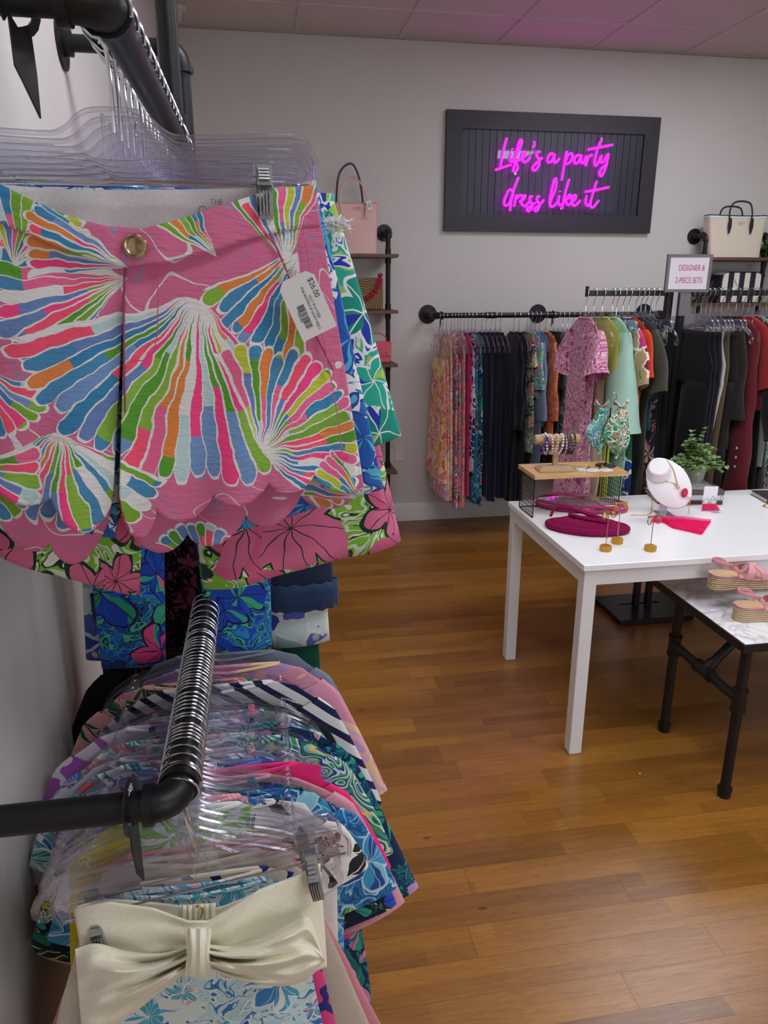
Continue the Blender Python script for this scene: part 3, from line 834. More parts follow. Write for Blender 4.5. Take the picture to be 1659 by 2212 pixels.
# palettes / prints ---------------------------------------------------------------
PB = dict(
 orange_patch=lambda: cell_print('print_orange_patch', ['f2764a','f6b24d','f5a3b5','e86a8d','f4e27a','f38b5c','fbd6c8'], 'f7efe0', 19, .3, .05, 4.1),
 lilac_patch=lambda: flower_print('print_lilac_patch', 'e7a6c8', ['e35b8c','d68acb','f3d36b','f7f2ea','b56cc0'], 'faf0f5', 17, seed=5.2),
 gold_floral=lambda: flower_print('print_gold_floral', 'dcb35a', ['e8c873','f1a3b4','f7edd0','c9a24a','e58f7d'], 'f8eed2', 12, seed=6.1),
 navy_pink=lambda: flower_print('print_navy_pink', '27306e', ['ee6f9d','f7a4bd','3b4aa6','f6ead9','e6577f'], 'f3d8e0', 13, seed=7.7),
 green_pink=lambda: flower_print('print_green_pink', 'f7a5ad', ['3fa68a','eb6f98','1f7f78','f6eee2','93c9a2'], '14696b', 9, seed=8.4),
 coral_rainbow=lambda: band_print('print_coral_rainbow', ['f2708f','f58a9a','e5628a','7fb9a0','f3c07a','f06a86','f7a1a6'], 5, 5, 1.4, 9.2),
 pink_coral=lambda: flower_print('print_pink_coral', 'f08aa0', ['f7c6c0','e8507c','8c3b8c','f2a25e','6aa9b8'], 'f9e6dc', 14, seed=3.3),
 navy_white=lambda: cell_print('print_navy_white', ['232a5c','2e3a80','e9ecf3','232a5c','d46a9c'], 'f0f0f5', 22, .8, .08, 2.9),
 turq=lambda: flower_print('print_turquoise', '1b8fb8', ['2fb3cf','1577a6','8fd5d9','e8d26a','0f5f92'], '0d4f7d', 9, seed=1.9),
 navy_teal=lambda: flower_print('print_navy_teal', '14204a', ['2aa5a0','70c6b5','e66a9a','e8efe8','1f5f9a'], '0f1a3a', 9, seed=2.4),
 tropic_navy=lambda: flower_print('print_tropic_navy', '1c2340', ['ef7c74','7fc6a4','f3e9dc','2f8f8a','f2b06a'], 'f3e4da', 10, seed=9.9),
 aqua_tropic=lambda: flower_print('print_aqua_tropic', 'bfe3da', ['6bb77c','2f9bb8','f2f4ea','8ccf9c','e58a9e'], '2a7aa0', 10, seed=4.7),
 orange_floral=lambda: flower_print('print_orange_floral', 'e0714a', ['ea8a5a','d95c4f','e7b34f','ef9a78','cf5a44'], 'd9a24a', 16, seed=5.5, lw=.015),
 teal_dark=lambda: flower_print('print_teal_dark', '1d3f45', ['2f6f70','b9c9a9','c76a5a','3d8f8a','17292e'], '0f2226', 12, seed=6.6),
 mauve=lambda: band_print('print_mauve', ['9b3f78','e6a9c4','f2d7dd','a94a80','eab7c8','d98fb2','8a2f6c'], 22, 3.4, 2.5, 7.1, det=3, stretch=.8),
 blue_abstract=lambda: cell_print('print_blue_abstract', ['1f4a9a','17397f','1f4a9a','b9a37a','c0407c','2f7a4a','8f2236'], 'f2efe6', 9, 1.6, .045, 3.8, stretch=.55),
 dark_floral=lambda: flower_print('print_dark_floral', '1b1c33', ['d08a6a','20223c','e3b9a0','1b1c33','7a4a6a'], '15162a', 9, seed=8.8),
 jungle=lambda: flower_print('print_jungle', '1f7a55', ['2aa06a','e8917a','1f8a5a','f1a3b0','146b4a','2f9a6a'], 'eef3ea', 19, seed=2.2, lw=.04),
 butterfly=lambda: flower_print('print_butterfly', '1f56c0', ['d6246f','1b4fb8','2aa06a','f04f8a','3fb58a','1d47b0','1f56c0'], '2a1250', 10.5, k=2, seed=11.3, R_=.75, bg2=['1f56c0','1b49ad','2fa37a','57c08f','1f56c0','2a8fd0']),
 black_pink=lambda: flower_print('print_black_pink', '121016', ['c25a86','121016','8a3a62','16131a'], '120f14', 20, seed=12.1),
 petal_blue=lambda: cell_print('print_petal_blue', ['dfe7ea','3f55b0','9fc7c0','5b6cc4','cfe3df'], 'e3eae6', 22, .6, .09, 6.3),
 green_dot=lambda: cell_print('print_green_dot', ['0f4a38','0f4a38','124f3c'], 'e6efe6', 40, .1, .0, 2.6),
 swirl=lambda: band_print('print_swirl_green', ['1f3f9a','2a8a4a','8fd6cf','e8e27a','2360b0','3faa5a','d8e8f0'], 7, 6, 2.2, 1.2),
 tealwave=lambda: flower_print('print_teal_wave', '17507a', ['1f8a8a','c79fd6','103f70','38b08f','e79ac4','0f2f5a'], '0e2b52', 10, seed=13.1, bg2=['16406f','1f8a8a','14305f','2aa08f','16406f']),
 lagoon=lambda: flower_print('print_lagoon', '2f7fb8', ['3f9fd0','1f5fa6','5fb04a','8fd0e0','2a4f9a'], 'bfe0ea', 11, seed=14.2, bg2=['2f7fb8','2468a8','4fb0d0','2f7fb8','1f5590']),
 midnight=lambda: flower_print('print_midnight', '101a3a', ['1f7a5a','c7d64a','2a4fc0','101a3a','2fa08a'], '0c1230', 11, seed=15.3),
 lilac_white=lambda: flower_print('print_lilac_white', 'e6d3e6', ['2f5fc0','d98ab0','e9dfe9','4f7fd0'], '2c4a9a', 10, seed=16.1),
 palm_pink=lambda: flower_print('print_palm_pink', 'e9a6a6', ['2f7a5a','e07a9a','f0b7ae','1f5f4a'], 'f3c3b8', 8, k=4, seed=17.7),
 leo=lambda: cell_print('print_blue_leopard', ['e6e0ea','2a2f7a','e6e0ea','b05fc0','e6e0ea'], 'eae4ee', 18, .8, .1, 5.9),
 aqua_coral=lambda: flower_print('print_aqua_coral', '39a8a8', ['2f6fc0','f0606a','8fd8c8','1f8a9a','e9f2ee'], 'e9f2ee', 12, seed=18.4),
 rain=lambda: flower_print('print_rainbow_white', 'dfeae6', ['f0608a','39b0a0','f2d24a','3f7fd0','f7a0b0'], 'f7f7f2', 14, seed=19.1),
 lavender_tie=lambda: band_print('print_lavender_tie', ['e8a0b8','c9a0d0','efb7b0','dcb0d8','f0cfa0','e59ab5'], 5, 3, 1.0, 4.4),
 white_black=lambda: flower_print('print_white_black', 'f0efe9', ['1a1a1f','f0efe9','24242a','e9e6dc'], 'f4f3ee', 9, seed=20.2, bg2=['f0efe9','f0efe9','f4f3ee','efeee6']),
 yellow=lambda: cloth('d8c42e'),
 green_leafwhite=lambda: flower_print('print_green_leaf_white', 'edf2ea', ['7fc24a','8fd05a','edf2ea'], 'edf2ea', 14, seed=21.5, bg2=['edf2ea','edf2ea','8fcf5f','edf2ea']),
 lightblue=lambda: flower_print('print_light_blue_botanical', 'bfe6ea', ['7fc9e0','3f8fd0','2a55b0','e6f3ee','f0a8c8','4fb0d0'], 'e9f6f2', 13, k=3.5, seed=22.8, bg2=['bfe6ea','d5efee','6fc3e0','bfe6ea','3a7fc8','e3f4f0']),
 pinknavy=lambda: cell_print('print_pink_navy', ['f04a92','f04a92','f3679f','2a2f7a','f7ecd8','f2a05a'], '2a2f7a', 11, 1.2, .11, 7.7),
 blueshell=lambda: flower_print('print_blue_shell', 'eef2f4', ['2f6fc4','1f4fa8','49a8d6','2b63b8','5fbad8'], '1c4aa0', 16, k=3, n=14, seed=23.4, R_=.7, lw=.035, bg2=['eef2f4','eef2f4','4fa8d8','eef2f4','eef2f4']),
 cove=lambda: flower_print('print_cove_green', 'eaf1ee', ['1f9a86','2fb59a','f0508a','a6cf5a','2b3fb0','1a8f7c'], 'eef4f0', 12, k=1.5, n=5, seed=24.6, R_=.7, bg2=['eaf1ee','2b3fb0','eaf1ee','2fb59a','9fcf6a']),
 hibiscus=lambda: flower_print('print_pink_hibiscus', '86c83f', ['df6a94','d95c8a','e0739a','dd6690'], '1c3a33', 10.5, k=2.5, n=2, seed=25.9, R_=1.0, lw=.035, bg2=['86c83f','f0efe6','86c83f','dfe8d8','7fc23a']),
)
def pr(k): return PB[k]()

# ---------------------------------------------------------------- far wall rail
H1 = hanger_top('clear_hanger', 'x', hi=False)
H2 = hanger_clip('clear_hanger', 'x', hi=False, r=.0225)
_used = set()
def place_hanger(proto, loc, rz, label, group):
    if proto.name not in _used:
        _used.add(proto.name); proto.location = loc; proto.rotation_euler = (0,0,rz); proto['label'] = label; proto['group'] = group
        return proto
    return dup(proto, loc, rz, label, group)
def hx(px): return 1.135+(px-940)/223*.695
BASE = pi/2
# (photo-scale rail position, material, description, kind, options)
far = [
 (951, 'orange_patch', 'orange pink and yellow patchwork strappy dress', 'dress', dict(straps=True, length=.96, hem=.27)),
 (958, 'lilac_patch', 'pink and lilac flowered strappy dress with a lace patterned hem', 'dress', dict(straps=True, length=1.07, hem=.27)),
 (966, 'gold_floral', 'golden yellow flowered sleeveless dress', 'dress', dict(length=1.07, hem=.25, sh=.15)),
 (976, 'navy_pink', 'navy and pink busy print dress', 'dress', dict(length=1.12, hem=.24, sh=.16)),
 (983, 'green_pink', 'teal leaf and pink print strappy dress', 'dress', dict(straps=True, length=1.04, hem=.24)),
 (990, 'coral_rainbow', 'coral pink dress with broad rainbow swirls', 'dress', dict(straps=True, length=1.12, hem=.24)),
 (996, 'pink_coral', 'pink dress with fine coral and purple figures', 'dress', dict(length=1.04, hem=.23, sh=.15)),
 (1004, 'c:c02060', 'plain magenta sleeveless dress', 'dress', dict(length=1.04, hem=.25, sh=.17)),
 (1012, 'navy_white', 'navy and white speckled dress', 'dress', dict(length=.9, hem=.21, sh=.15)),
 (1020, 'turq', 'bright turquoise dress with a yellow netted hem', 'dress', dict(straps=True, length=1.1, hem=.23)),
 (1028, 'navy_teal', 'navy dress with large teal flowers', 'dress', dict(length=1.12, hem=.23, sh=.15)),
]
for i in range(5):
    far.append((1042+i*10, 'c:141b38', 'n', 'dress', dict(length=1.06+.02*(i % 3), hem=.24, sh=.15+.01*(i % 2), group='plain navy dresses on the back wall rail')))
far += [
 (1112, 'c:0d1022', 'wide black navy long sleeved tunic with a notched neck', 'dress', dict(length=1.12, hem=.25, sh=.2, sleeve=.55, sw=.07)),
 (1124, 'c:10142c', 'nearly black navy dress with a lacy hem', 'dress', dict(length=1.14, hem=.25, sh=.18)),
 (1141, 'tropic_navy', 'dark tropical print top with coral and teal leaves', 'dress', dict(length=.78, hem=.22, sh=.17, sleeve=.16)),
 (1150, 'aqua_tropic', 'pale aqua tropical print short sleeved top', 'dress', dict(length=.42, hem=.22, sh=.19, sleeve=.3, sw=.085)),
 (1160, 'c:8298b4', 'pale blue chambray dress with long sleeves', 'dress', dict(length=.98, hem=.2, sh=.18, sleeve=.5)),
 (1169, 'turq', 'blue and turquoise print top beside a chambray dress', 'dress', dict(length=.6, hem=.2, sh=.17)),
 (1183, 'orange_floral', 'orange and gold floral long sleeved tunic', 'dress', dict(length=.66, hem=.24, sh=.19, sleeve=.5, sw=.085)),
 (1201, 'c:0c0c10', 'plain black sleeved dress on the wall rail behind the bracelet stand', 'dress', dict(length=.9, hem=.21, sh=.18, sleeve=.3)),
 (1211, 'teal_dark', 'dark teal and rust print dress', 'dress', dict(length=.95, hem=.2, sh=.17)),
 (1221, 'rain', 'white dress with small bright flowers', 'dress', dict(length=.92, hem=.2, sh=.17)),
 (1232, 'pink_coral', 'pink print dress partly behind the mauve ruffled dress', 'dress', dict(length=.93, hem=.22, sh=.17)),
 (1243, 'c:c01f55', 'crimson pink dress partly behind the mauve ruffled dress', 'dress', dict(length=.97, hem=.22, sh=.17)),
 (1256, 'c:101014', 'black dress beyond the crimson one on the wall rail', 'dress', dict(length=.95, hem=.22, sh=.17)),
 (1275, 'c:a8281c', 'rust red dress low behind the lime dress', 'dress', dict(length=1.12, hem=.22, sh=.17)),
 (1295, 'c:6c1c1c', 'dark red dress on the wall rail behind the mint set', 'dress', dict(length=1.1, hem=.22, sh=.17)),
 (1318, 'c:0f3f4a', 'dark teal dress at the far end of the wall rail', 'dress', dict(length=1.08, hem=.22, sh=.17)),
 (1345, 'c:14161c', 'black trouser suit at the far end of the wall rail', 'dress', dict(length=1.1, hem=.22, sh=.17)),
]
def mat_of(k): return cloth(k[2:], satin=False) if k.startswith('c:') else pr(k)
rs = random.Random(5)
for i, (px, mk, desc, kind, o) in enumerate(far):
    rz = BASE+R(rs.uniform(-2.5, 2.5)); loc = (hx(px), RY, RZ)
    if desc == 'n': lab = 'plain navy sleeveless dress between the teal flowered dress and the wide tunic'; hl = 'clear hanger with chrome hook holding a plain navy dress on the wall rail'
    else: lab = desc+', on the back wall rail' if 'rail' not in desc else desc; hl = 'clear hanger with chrome hook holding the '+desc
    o = dict(o); gr = o.pop('group', 'clothes on the back wall rail'); o['sang'] = .12; o['hem'] = min(o['hem'], .235)
    hl = ' '.join(hl.split()[:16])
    g_dress('dress' if o['length'] > .75 else 'top', lab, 'dress' if o['length'] > .75 else 'top', mat_of(mk), loc, rz, seed=i+3, amp=.011, hd=.022, group=gr, **o)
    place_hanger(H1, loc, rz, hl, 'clear hangers on the back wall rail')
divider('thin black size divider near the left end of the back wall rail', (hx(955)-.005, RY, RZ), BASE, None, .09, .035, .018)
divider('thin black size divider on the back wall rail past the middle flange', (hx(1197), RY, RZ), BASE, None, .08, .035, .018)

# ---------------------------------------------------------------- two arm rack
KY, KZ = 3.3, 1.607
t = thing('clothes_rack', 'black two-armed clothes rack with twin posts on a flat square base', 'clothes rack', (1.935, KY-.02, 0))
obj('base', M().box((-.205,-.16,.006),(.2,.155,.032), .003), BLACKMETAL, t, smooth=False)
for s, top in ((-1, KZ+.013), (1, KZ-.06)):
    obj('post', M().box((s*.034-.015,-.0,.03),(s*.034+.015,.03,top), .002), BLACKMETAL, t, smooth=False)
obj('arm', M().box((-.435,.008,KZ-.013),(-.045,.032,KZ+.013), .002).box((-.441,.006,KZ-.016),(-.434,.034,KZ+.03), .002), BLACKMETAL, t, smooth=False)
obj('arm', M().box((.045,.008,KZ-.013),(.47,.032,KZ+.013), .002).box((.034-.015,.0,KZ-.1),(.05,.03,KZ+.013), .002), BLACKMETAL, t, smooth=False)
obj('brace_plate', M().box((-.11,.03,.03),(.11,.04,.036)), BLACKMETAL, t, smooth=False)
# small topper sign
a = at(1440, 625, y=3.24); b = at(1535, 556, y=3.24)
t = thing('rack_sign', 'grey framed rack top sign reading DESIGNER & 2-PIECE SETS in pink', 'sign', ((a.x+b.x)/2-.003, 3.24, KZ-.12), R(-6))
zc_ = (a.z+b.z)/2-(KZ-.12); w_ = (b.x-a.x)/2+.004; h_ = .082
m = M(); mitre(m, -w_, zc_-h_, w_, zc_+h_, .013, -.009, .006)
GREYP = plain('6d6c70', .45, .2, name='grey_sign_frame')
obj('frame', m, GREYP, t, smooth=False)
obj('sign_card', M().box((-w_+.012,-.0065,zc_-h_+.012),(w_-.012,.0,zc_+h_-.012)), plain('e4deea', .35, name='white_card', var=.005), t, smooth=False)
obj('stem', M().box((-.028,-.004,.06),(.022,.006,zc_-h_+.004)).box((-.028,-.012,.02),(.022,.008,.115)), GREYP, t, smooth=False)
PINKINK = plain('c0477f', .6, name='pink_ink')
text_mesh('lettering', 'DESIGNER &', .036, PINKINK, t, (.012, -.0072, zc_+.012), (pi/2,0,0), .62, .0003)
text_mesh('lettering', '2-PIECE SETS', .036, PINKINK, t, (.004, -.0072, zc_-.042), (pi/2,0,0), .62, .0003)

def kx(px): return 1.5+(px-1265)/175*.39
RG = 'clothes on the two armed rack'
def rk(px, desc, fn, rz=0, htype=1, **o):
    x = kx(px) if px < 1450 else 2.02+(px-1500)/150*.365
    loc = (x, KY, KZ); r = BASE+R(rz)
    mk = o.pop('mat'); nm = o.pop('nm'); cat = o.pop('cat')
    ob = fn(nm, desc+', on the two armed rack', cat, mat_of(mk), loc, r, group=RG, **o)
    place_hanger(H1 if htype == 1 else H2, loc, r, ' '.join(('clear hanger with chrome hook on the rack holding the '+desc).split()[:16]), 'clear hangers on the two armed rack')
    return ob
rk(1264, 'mauve and pink ruffled dress with puffed sleeves', g_dress, -6, mat='mauve', nm='dress', cat='dress', length=.98, hem=.27, sh=.2, sleeve=.2, sw=.095, amp=.022, hd=.03, seed=31, kf=4, sdep=.03)
rk(1281, 'cream crochet two piece set with tan edging', g_dress, 2, mat='c:cdbfa2', nm='dress', cat='dress', length=.75, hem=.16, sh=.13, z0=-.2, amp=.012, seed=32)
rk(1300, 'lime green sleeveless dress', g_dress, 0, mat='c:b6c24f', nm='dress', cat='dress', length=1.2, hem=.24, sh=.19, amp=.016, hd=.024, seed=33)
ob = rk(1322, 'pale mint top with wide embossed sleeves', g_dress, -2, mat='c:a9d3bf', nm='top', cat='top', length=.6, hem=.2, waist=.15, sh=.195, sleeve=.44, sw=.125, sang=.1, amp=.006, hd=.03, seed=34, sdep=.06)
rk(1332, 'pale mint wide trousers under the mint top', g_pants, 0, 2, mat='c:a9d3bf', nm='trousers', cat='trousers', z0=-.5, length=.62, seed=4)
rk(1346, 'long royal blue dress with white outlined leaves in magenta and green', g_dress, 0, mat='blue_abstract', nm='dress', cat='dress', length=1.0, hem=.25, sh=.2, sleeve=.25, amp=.014, hd=.022, seed=35)
rk(1358, 'orange red short sleeved top', g_dress, 0, mat='c:d2491f', nm='top', cat='top', length=.5, hem=.2, sh=.2, sleeve=.22, hd=.02, seed=36)
rk(1374, 'long olive grey coat dress with tied sleeves', g_dress, 3, mat='c:3f4035', nm='coat', cat='coat', length=1.02, hem=.22, sh=.21, sleeve=.28, hd=.034, amp=.016, seed=37)
rk(1386, 'dark teal slip top', g_dress, 0, mat='c:14505c', nm='top', cat='top', length=.5, hem=.2, sh=.18, seed=38)
rk(1396, 'dark floral dress with peach blossoms', g_dress, 0, mat='dark_floral', nm='dress', cat='dress', length=.8, hem=.22, sh=.17, z0=-.2, amp=.014, seed=39)
rk(1408, 'black pleated long skirt', g_dress, 0, 2, mat='c:0c0c11', nm='skirt', cat='skirt', length=.85, hem=.24, sh=.16, neck=.14, slope=.03, z0=-.2, amp=.018, kf=7, seed=40, collar=False)
rk(1420, 'black long sleeved dress nearest the posts', g_dress, 0, mat='c:0e0f14', nm='dress', cat='dress', length=1.0, hem=.22, sh=.18, seed=41)
rk(1500, 'black wide trousers nearest the posts on the right arm', g_pants, 0, 2, mat='c:0b0c11', nm='trousers', cat='trousers', seed=11, hipw=.23, hemw=.2, hd=.02)
rk(1511, 'blue black wide trousers beside the black ones', g_pants, 0, 2, mat='c:101421', nm='trousers', cat='trousers', seed=12, hipw=.22, hemw=.18, hd=.02)
rk(1522, 'dark plum trousers', g_pants, 2, 2, mat='c:2c1a26', nm='trousers', cat='trousers', seed=13, hemw=.16, hd=.018)
rk(1533, 'white narrow trousers', g_pants, 0, 2, mat='c:cfd3d2', nm='trousers', cat='trousers', seed=14, length=.6, hemw=.1, waist=.16)
rk(1543, 'olive brown trousers', g_pants, -2, 2, mat='c:5c4d33', nm='trousers', cat='trousers', seed=15, hemw=.17, hd=.02)
rk(1555, 'charcoal brown jeans', g_pants, 2, 2, mat='c:24221f', nm='jeans', cat='trousers', seed=16, hemw=.16, hd=.02)
rk(1566, 'dark brown short sleeved jacket', g_dress, 0, 2, mat='c:2a241e', nm='jacket', cat='jacket', length=.6, hem=.21, sh=.2, sleeve=.4, sw=.075, sang=.12, hd=.026, seed=42)
rk(1580, 'black slip top on a clear hanger', g_dress, 0, mat='c:121214', nm='top', cat='top', length=.9, hem=.18, sh=.14, seed=43)
ob = rk(1597, 'burgundy knit with long sleeve and five silver buttons', g_dress, -4, mat='c:5e1620', nm='sweater', cat='sweater', length=.62, hem=.23, sh=.205, sleeve=.74, sw=.085, sang=.06, hd=.036, amp=.01, sdep=.01, seed=44)
bm_ = plain('c9c6c2', .35, .6, name='silver_button')
for k_ in range(5):
    obj('button', M().ball((0, 0, 0), .0085, 12, 8, (1,.6,1)), bm_, ob, loc=(-.222-k_*.003, .034, -.70-k_*.044))
rk(1612, 'bright red draped sleeve top', g_dress, 4, mat='c:a32a2b', nm='top', cat='top', length=.42, hem=.19, sh=.2, sleeve=.27, hd=.026, amp=.012, seed=45)
rk(1625, 'black speckled evening dress', g_dress, 0, mat='c:15151a', nm='dress', cat='dress', length=1.05, hem=.24, sh=.2, sleeve=.5, hd=.028, seed=46)
rk(1637, 'grey knitted long top', g_dress, 0, mat='c:8c9490', nm='top', cat='top', length=.7, hem=.22, sh=.2, seed=47, hd=.024)
rk(1648, 'washed grey denim dress', g_dress, 0, mat='c:4b4e55', nm='dress', cat='dress', length=.98, hem=.24, sh=.2, sleeve=.3, seed=48, hd=.024)
rk(1662, 'blue and orange print dress at the outer end of the right arm', g_dress, 0, mat='tropic_navy', nm='dress', cat='dress', length=1.0, hem=.24, sh=.19, seed=49)
# ================================================================= the big shorts on the upper left rail
SY = .862
O = Vector((LX, SY, UZ))
def L(u, v, dy=0, y=SY):
    p = at(u, v, y=y+dy)-Vector((LX, y, UZ)); return (p.x, p.y, p.z)
def fan_mat():
    t = NT('shell_fan_print'); o = t.obj(); x, y, z = t.xyz(o)
    wn = t.noise(o, 22, 2, col=True); wv = t.vm('SCALE', t.vm('SUBTRACT', wn, (.5,.5,.5)), sc=.02)
    wx, wy, wz = t.xyz(wv)
    x = t.m('ADD', x, wx); z = t.m('ADD', z, wz)
    PAL = ['4f92c0','7fb23f','ff4f92','6f8fc8','c5d244','bfe0e0','e98f4c','3f8cbc','f2709f','5fa83a','e9ecea','7a9fd2','8fc04a','ff5f7f','4f92c0']
    # pink ground with white and blue squiggles
    nb = t.noise(t.comb(x, 0.0, z), 9, 1, .8)
    fb = t.m('FRACT', t.m('MULTIPLY', nb, 4.0)); wob = t.m('MULTIPLY', t.m('SUBTRACT', t.noise(o, 90, 2), .5), .0035); x = t.m('ADD', x, wob)
    g = t.ramp(fb, ['d9769c','d9769c','e2e4e4','d9769c','d9769c','6aa6cf','d9769c'], pos=[0,.42,.5,.53,.84,.9,.915])
    FANS = [(-40,800,300,50,150,9,1.1),(640,545,238,34,225,10,5.3),(288,600,192,34,285,11,2.2),(430,645,252,60,400,22,3.7),
            (560,965,30,78,235,22,4.9),(140,925,266,64,240,15,6.1),(615,570,97,34,200,9,7.4),(40,575,70,48,170,9,8.8),
            (290,575,163,22,200,7,9.2),(430,1240,92,55,110,8,10.4),(-60,1010,330,50,150,8,11.9),(470,560,128,24,150,6,12.7),(790,1080,150,28,150,7,13.3)]
    for (u, v, d, sp, Rp, n, sd) in FANS:
        cx_, _, cz_ = L(u, v); dd = R(d); Rm = Rp*.00051; spr = R(sp)
        dx = t.m('SUBTRACT', x, cx_); dz = t.m('SUBTRACT', z, cz_)
        al = t.m('ADD', t.m('MULTIPLY', dx, cos(dd)), t.m('MULTIPLY', dz, sin(dd)))
        pe = t.m('SUBTRACT', t.m('MULTIPLY', dz, cos(dd)), t.m('MULTIPLY', dx, sin(dd)))
        a = t.m('ARCTAN2', pe, al)
        r = t.m('SQRT', t.m('ADD', t.m('MULTIPLY', al, al), t.m('MULTIPLY', pe, pe)))
        q = t.m('MULTIPLY', a, n/(2*spr)); fl = t.m('FLOOR', q); fr = t.m('SUBTRACT', q, fl)
        rn = t.white(t.m('ADD', fl, sd*3.3))
        seg = t.m('FLOOR', t.m('ADD', t.m('MULTIPLY', r, 1.9/Rm), t.m('MULTIPLY', rn, 3.0)))
        rc = t.white(t.m('ADD', t.m('ADD', t.m('MULTIPLY', fl, 7.1), t.m('MULTIPLY', seg, 3.7)), sd))
        col = t.ramp(rc, PAL)
        # white gaps of even width between the strokes
        dist = t.m('MULTIPLY', t.m('SUBTRACT', .5, t.m('ABSOLUTE', t.m('SUBTRACT', fr, .5))), t.m('MULTIPLY', r, 2*spr/n))
        col = t.mix(t.m('LESS_THAN', dist, t.m('ADD', .0004, t.m('MULTIPLY', rn, .0009))), col, lin('e9ecea'))
        # rounded stroke ends
        e = t.m('ABSOLUTE', t.m('SUBTRACT', t.m('MULTIPLY', fr, 2.0), 1.0))
        Ro = t.m('MULTIPLY', t.m('SUBTRACT', t.m('ADD', .93, t.m('MULTIPLY', rn, .09)), t.m('MULTIPLY', t.m('POWER', e, 3.0), .07)), Rm)
        ina = t.m('LESS_THAN', t.m('ABSOLUTE', a), spr)
        mk = t.m('MULTIPLY', t.m('LESS_THAN', r, Ro), ina)
        rim = t.m('MULTIPLY', t.m('MULTIPLY', t.m('LESS_THAN', r, t.m('ADD', Ro, .0035)), t.m('LESS_THAN', t.m('ABSOLUTE', a), spr*1.03)), 1.0)
        g = t.mix(rim, g, lin('eceeee')); g = t.mix(mk, g, col)
    pk = t.noise(o, 420, 1)
    rip = t.noise(t.comb(t.m('MULTIPLY', x, 60.0), 0.0, t.m('MULTIPLY', z, 210.0)), 1.0, 1, .6)
    return t.finish(g, .85, bump=t.m('ADD', rip, t.m('MULTIPLY', pk, .2)), bstr=.8, bdist=.0022, sheen=.1, spec=.2)
FAN = fan_mat()
def poly_at(P, s):
    """arc parameter along a polyline by x share"""
    u0, u1 = P[0][0], P[-1][0]; u = u0+(u1-u0)*s
    Q = P if u1 > u0 else P[::-1]
    for a, b in zip(Q, Q[1:]):
        if u <= b[0]+1e-6: return (u, a[1]+(b[1]-a[1])*(u-a[0])/(b[0]-a[0]))
    return Q[-1]
def scallop(C, deps):
    def fn(s):
        u = C[0][0]+(C[-1][0]-C[0][0])*s
        for k_, (a, b) in enumerate(zip(C, C[1:])):
            f = (u-a[0])/(b[0]-a[0])
            if -1e-6 <= f <= 1+1e-6:
                f = min(1, max(0, f)); return (u, a[1]+(b[1]-a[1])*f+deps[k_]*max(0, sin(pi*f))**.65)
        return C[-1]
    return fn
def yb(u, side):    # depth of the cloth over the width of the shorts
    e = (u-293)/480.0
    return side*.024*max(0, 1-e*e)**.5
def leg_panel(top, hem, side, ph):
    m = M()
    def fn(s, t_):
        a = poly_at(top, s); b = hem(s)
        k_ = t_
        u = a[0]+(b[0]-a[0])*k_; v = a[1]+(b[1]-a[1])*k_
        y = yb(u, side)+.007*t_*sin(u*.019+ph)+.004*t_*sin(u*.045+ph*2+v*.006)+.0022*sin(v*.03+u*.012+ph)+.004*side*t_
        return L(u, v, y)
    return m.grid(fn, 150, 60)
sh_ = thing('shorts', 'pink shorts with scalloped hem and bright shell fan print, nearest on the upper rail with a price tag', 'shorts', O, 0, 'shorts on the upper left rail')
wb_top = [(-110,405),(-60,398),(0,397),(60,428),(150,468),(230,488),(310,494),(400,470),(470,446),(540,424),(590,408),(660,402),(684,401)]
wb_bot = [(-118,490),(0,482),(60,505),(120,532),(200,560),(272,578),(350,570),(450,546),(540,516),(600,500),(692,488)]
m = M()
def wfn(s, t_):
    a = poly_at(wb_top, s); b = poly_at(wb_bot, s); u = a[0]+(b[0]-a[0])*t_; v = a[1]+(b[1]-a[1])*t_
    return L(u, v, yb(u, -1)-.004-.012*max(0, 1-((u-293)/330)**2)+.0015*sin(u*.05))
obj('front_waistband', m.grid(wfn, 120, 8), FAN, sh_, solid=.003)
topR = [(272,560),(350,553),(450,530),(540,500),(600,486),(692,475)]; topL = [(272,560),(200,545),(120,517),(60,490),(0,467),(-118,476)]
frR = scallop([(258,1070),(339,1098),(461,1067),(580,1040),(678,1024),(784,1040)], [80,44,40,34,34])
frL = scallop([(244,1075),(111,1072),(-10,1052),(-100,1040),(-192,1040)], [78,30,30,30])
bkR = scallop([(262,1110),(404,1150),(531,1112),(650,1068),(786,1050)], [62,46,44,40])
bkL = scallop([(240,1100),(108,1168),(0,1122),(-192,1050)], [80,42,40])
obj('front_leg_panel', leg_panel(topR, frR, -1, .5), FAN, sh_, solid=.0014)
obj('front_leg_panel', leg_panel(topL, frL, -1, 2.1), FAN, sh_, solid=.0014)
obj('back_leg_panel', leg_panel(topR, bkR, 1, 1.2), FAN, sh_, solid=.0014)
obj('back_leg_panel', leg_panel(topL, bkL, 1, 2.9), FAN, sh_, solid=.0014)
LIN = cloth('dcdad8')
m = M()
m.grid(lambda s, t_: L(-112+796*s, 388+8*sin(pi*s)+ (14 if .3 < s < .9 else 14*min(1, s/.3, (1-s)/.1))+112*t_, yb(-112+796*s, 1)+.002*sin(s*30)), 60, 8)
li = obj('waistband_lining', m, LIN, sh_, solid=.0025)
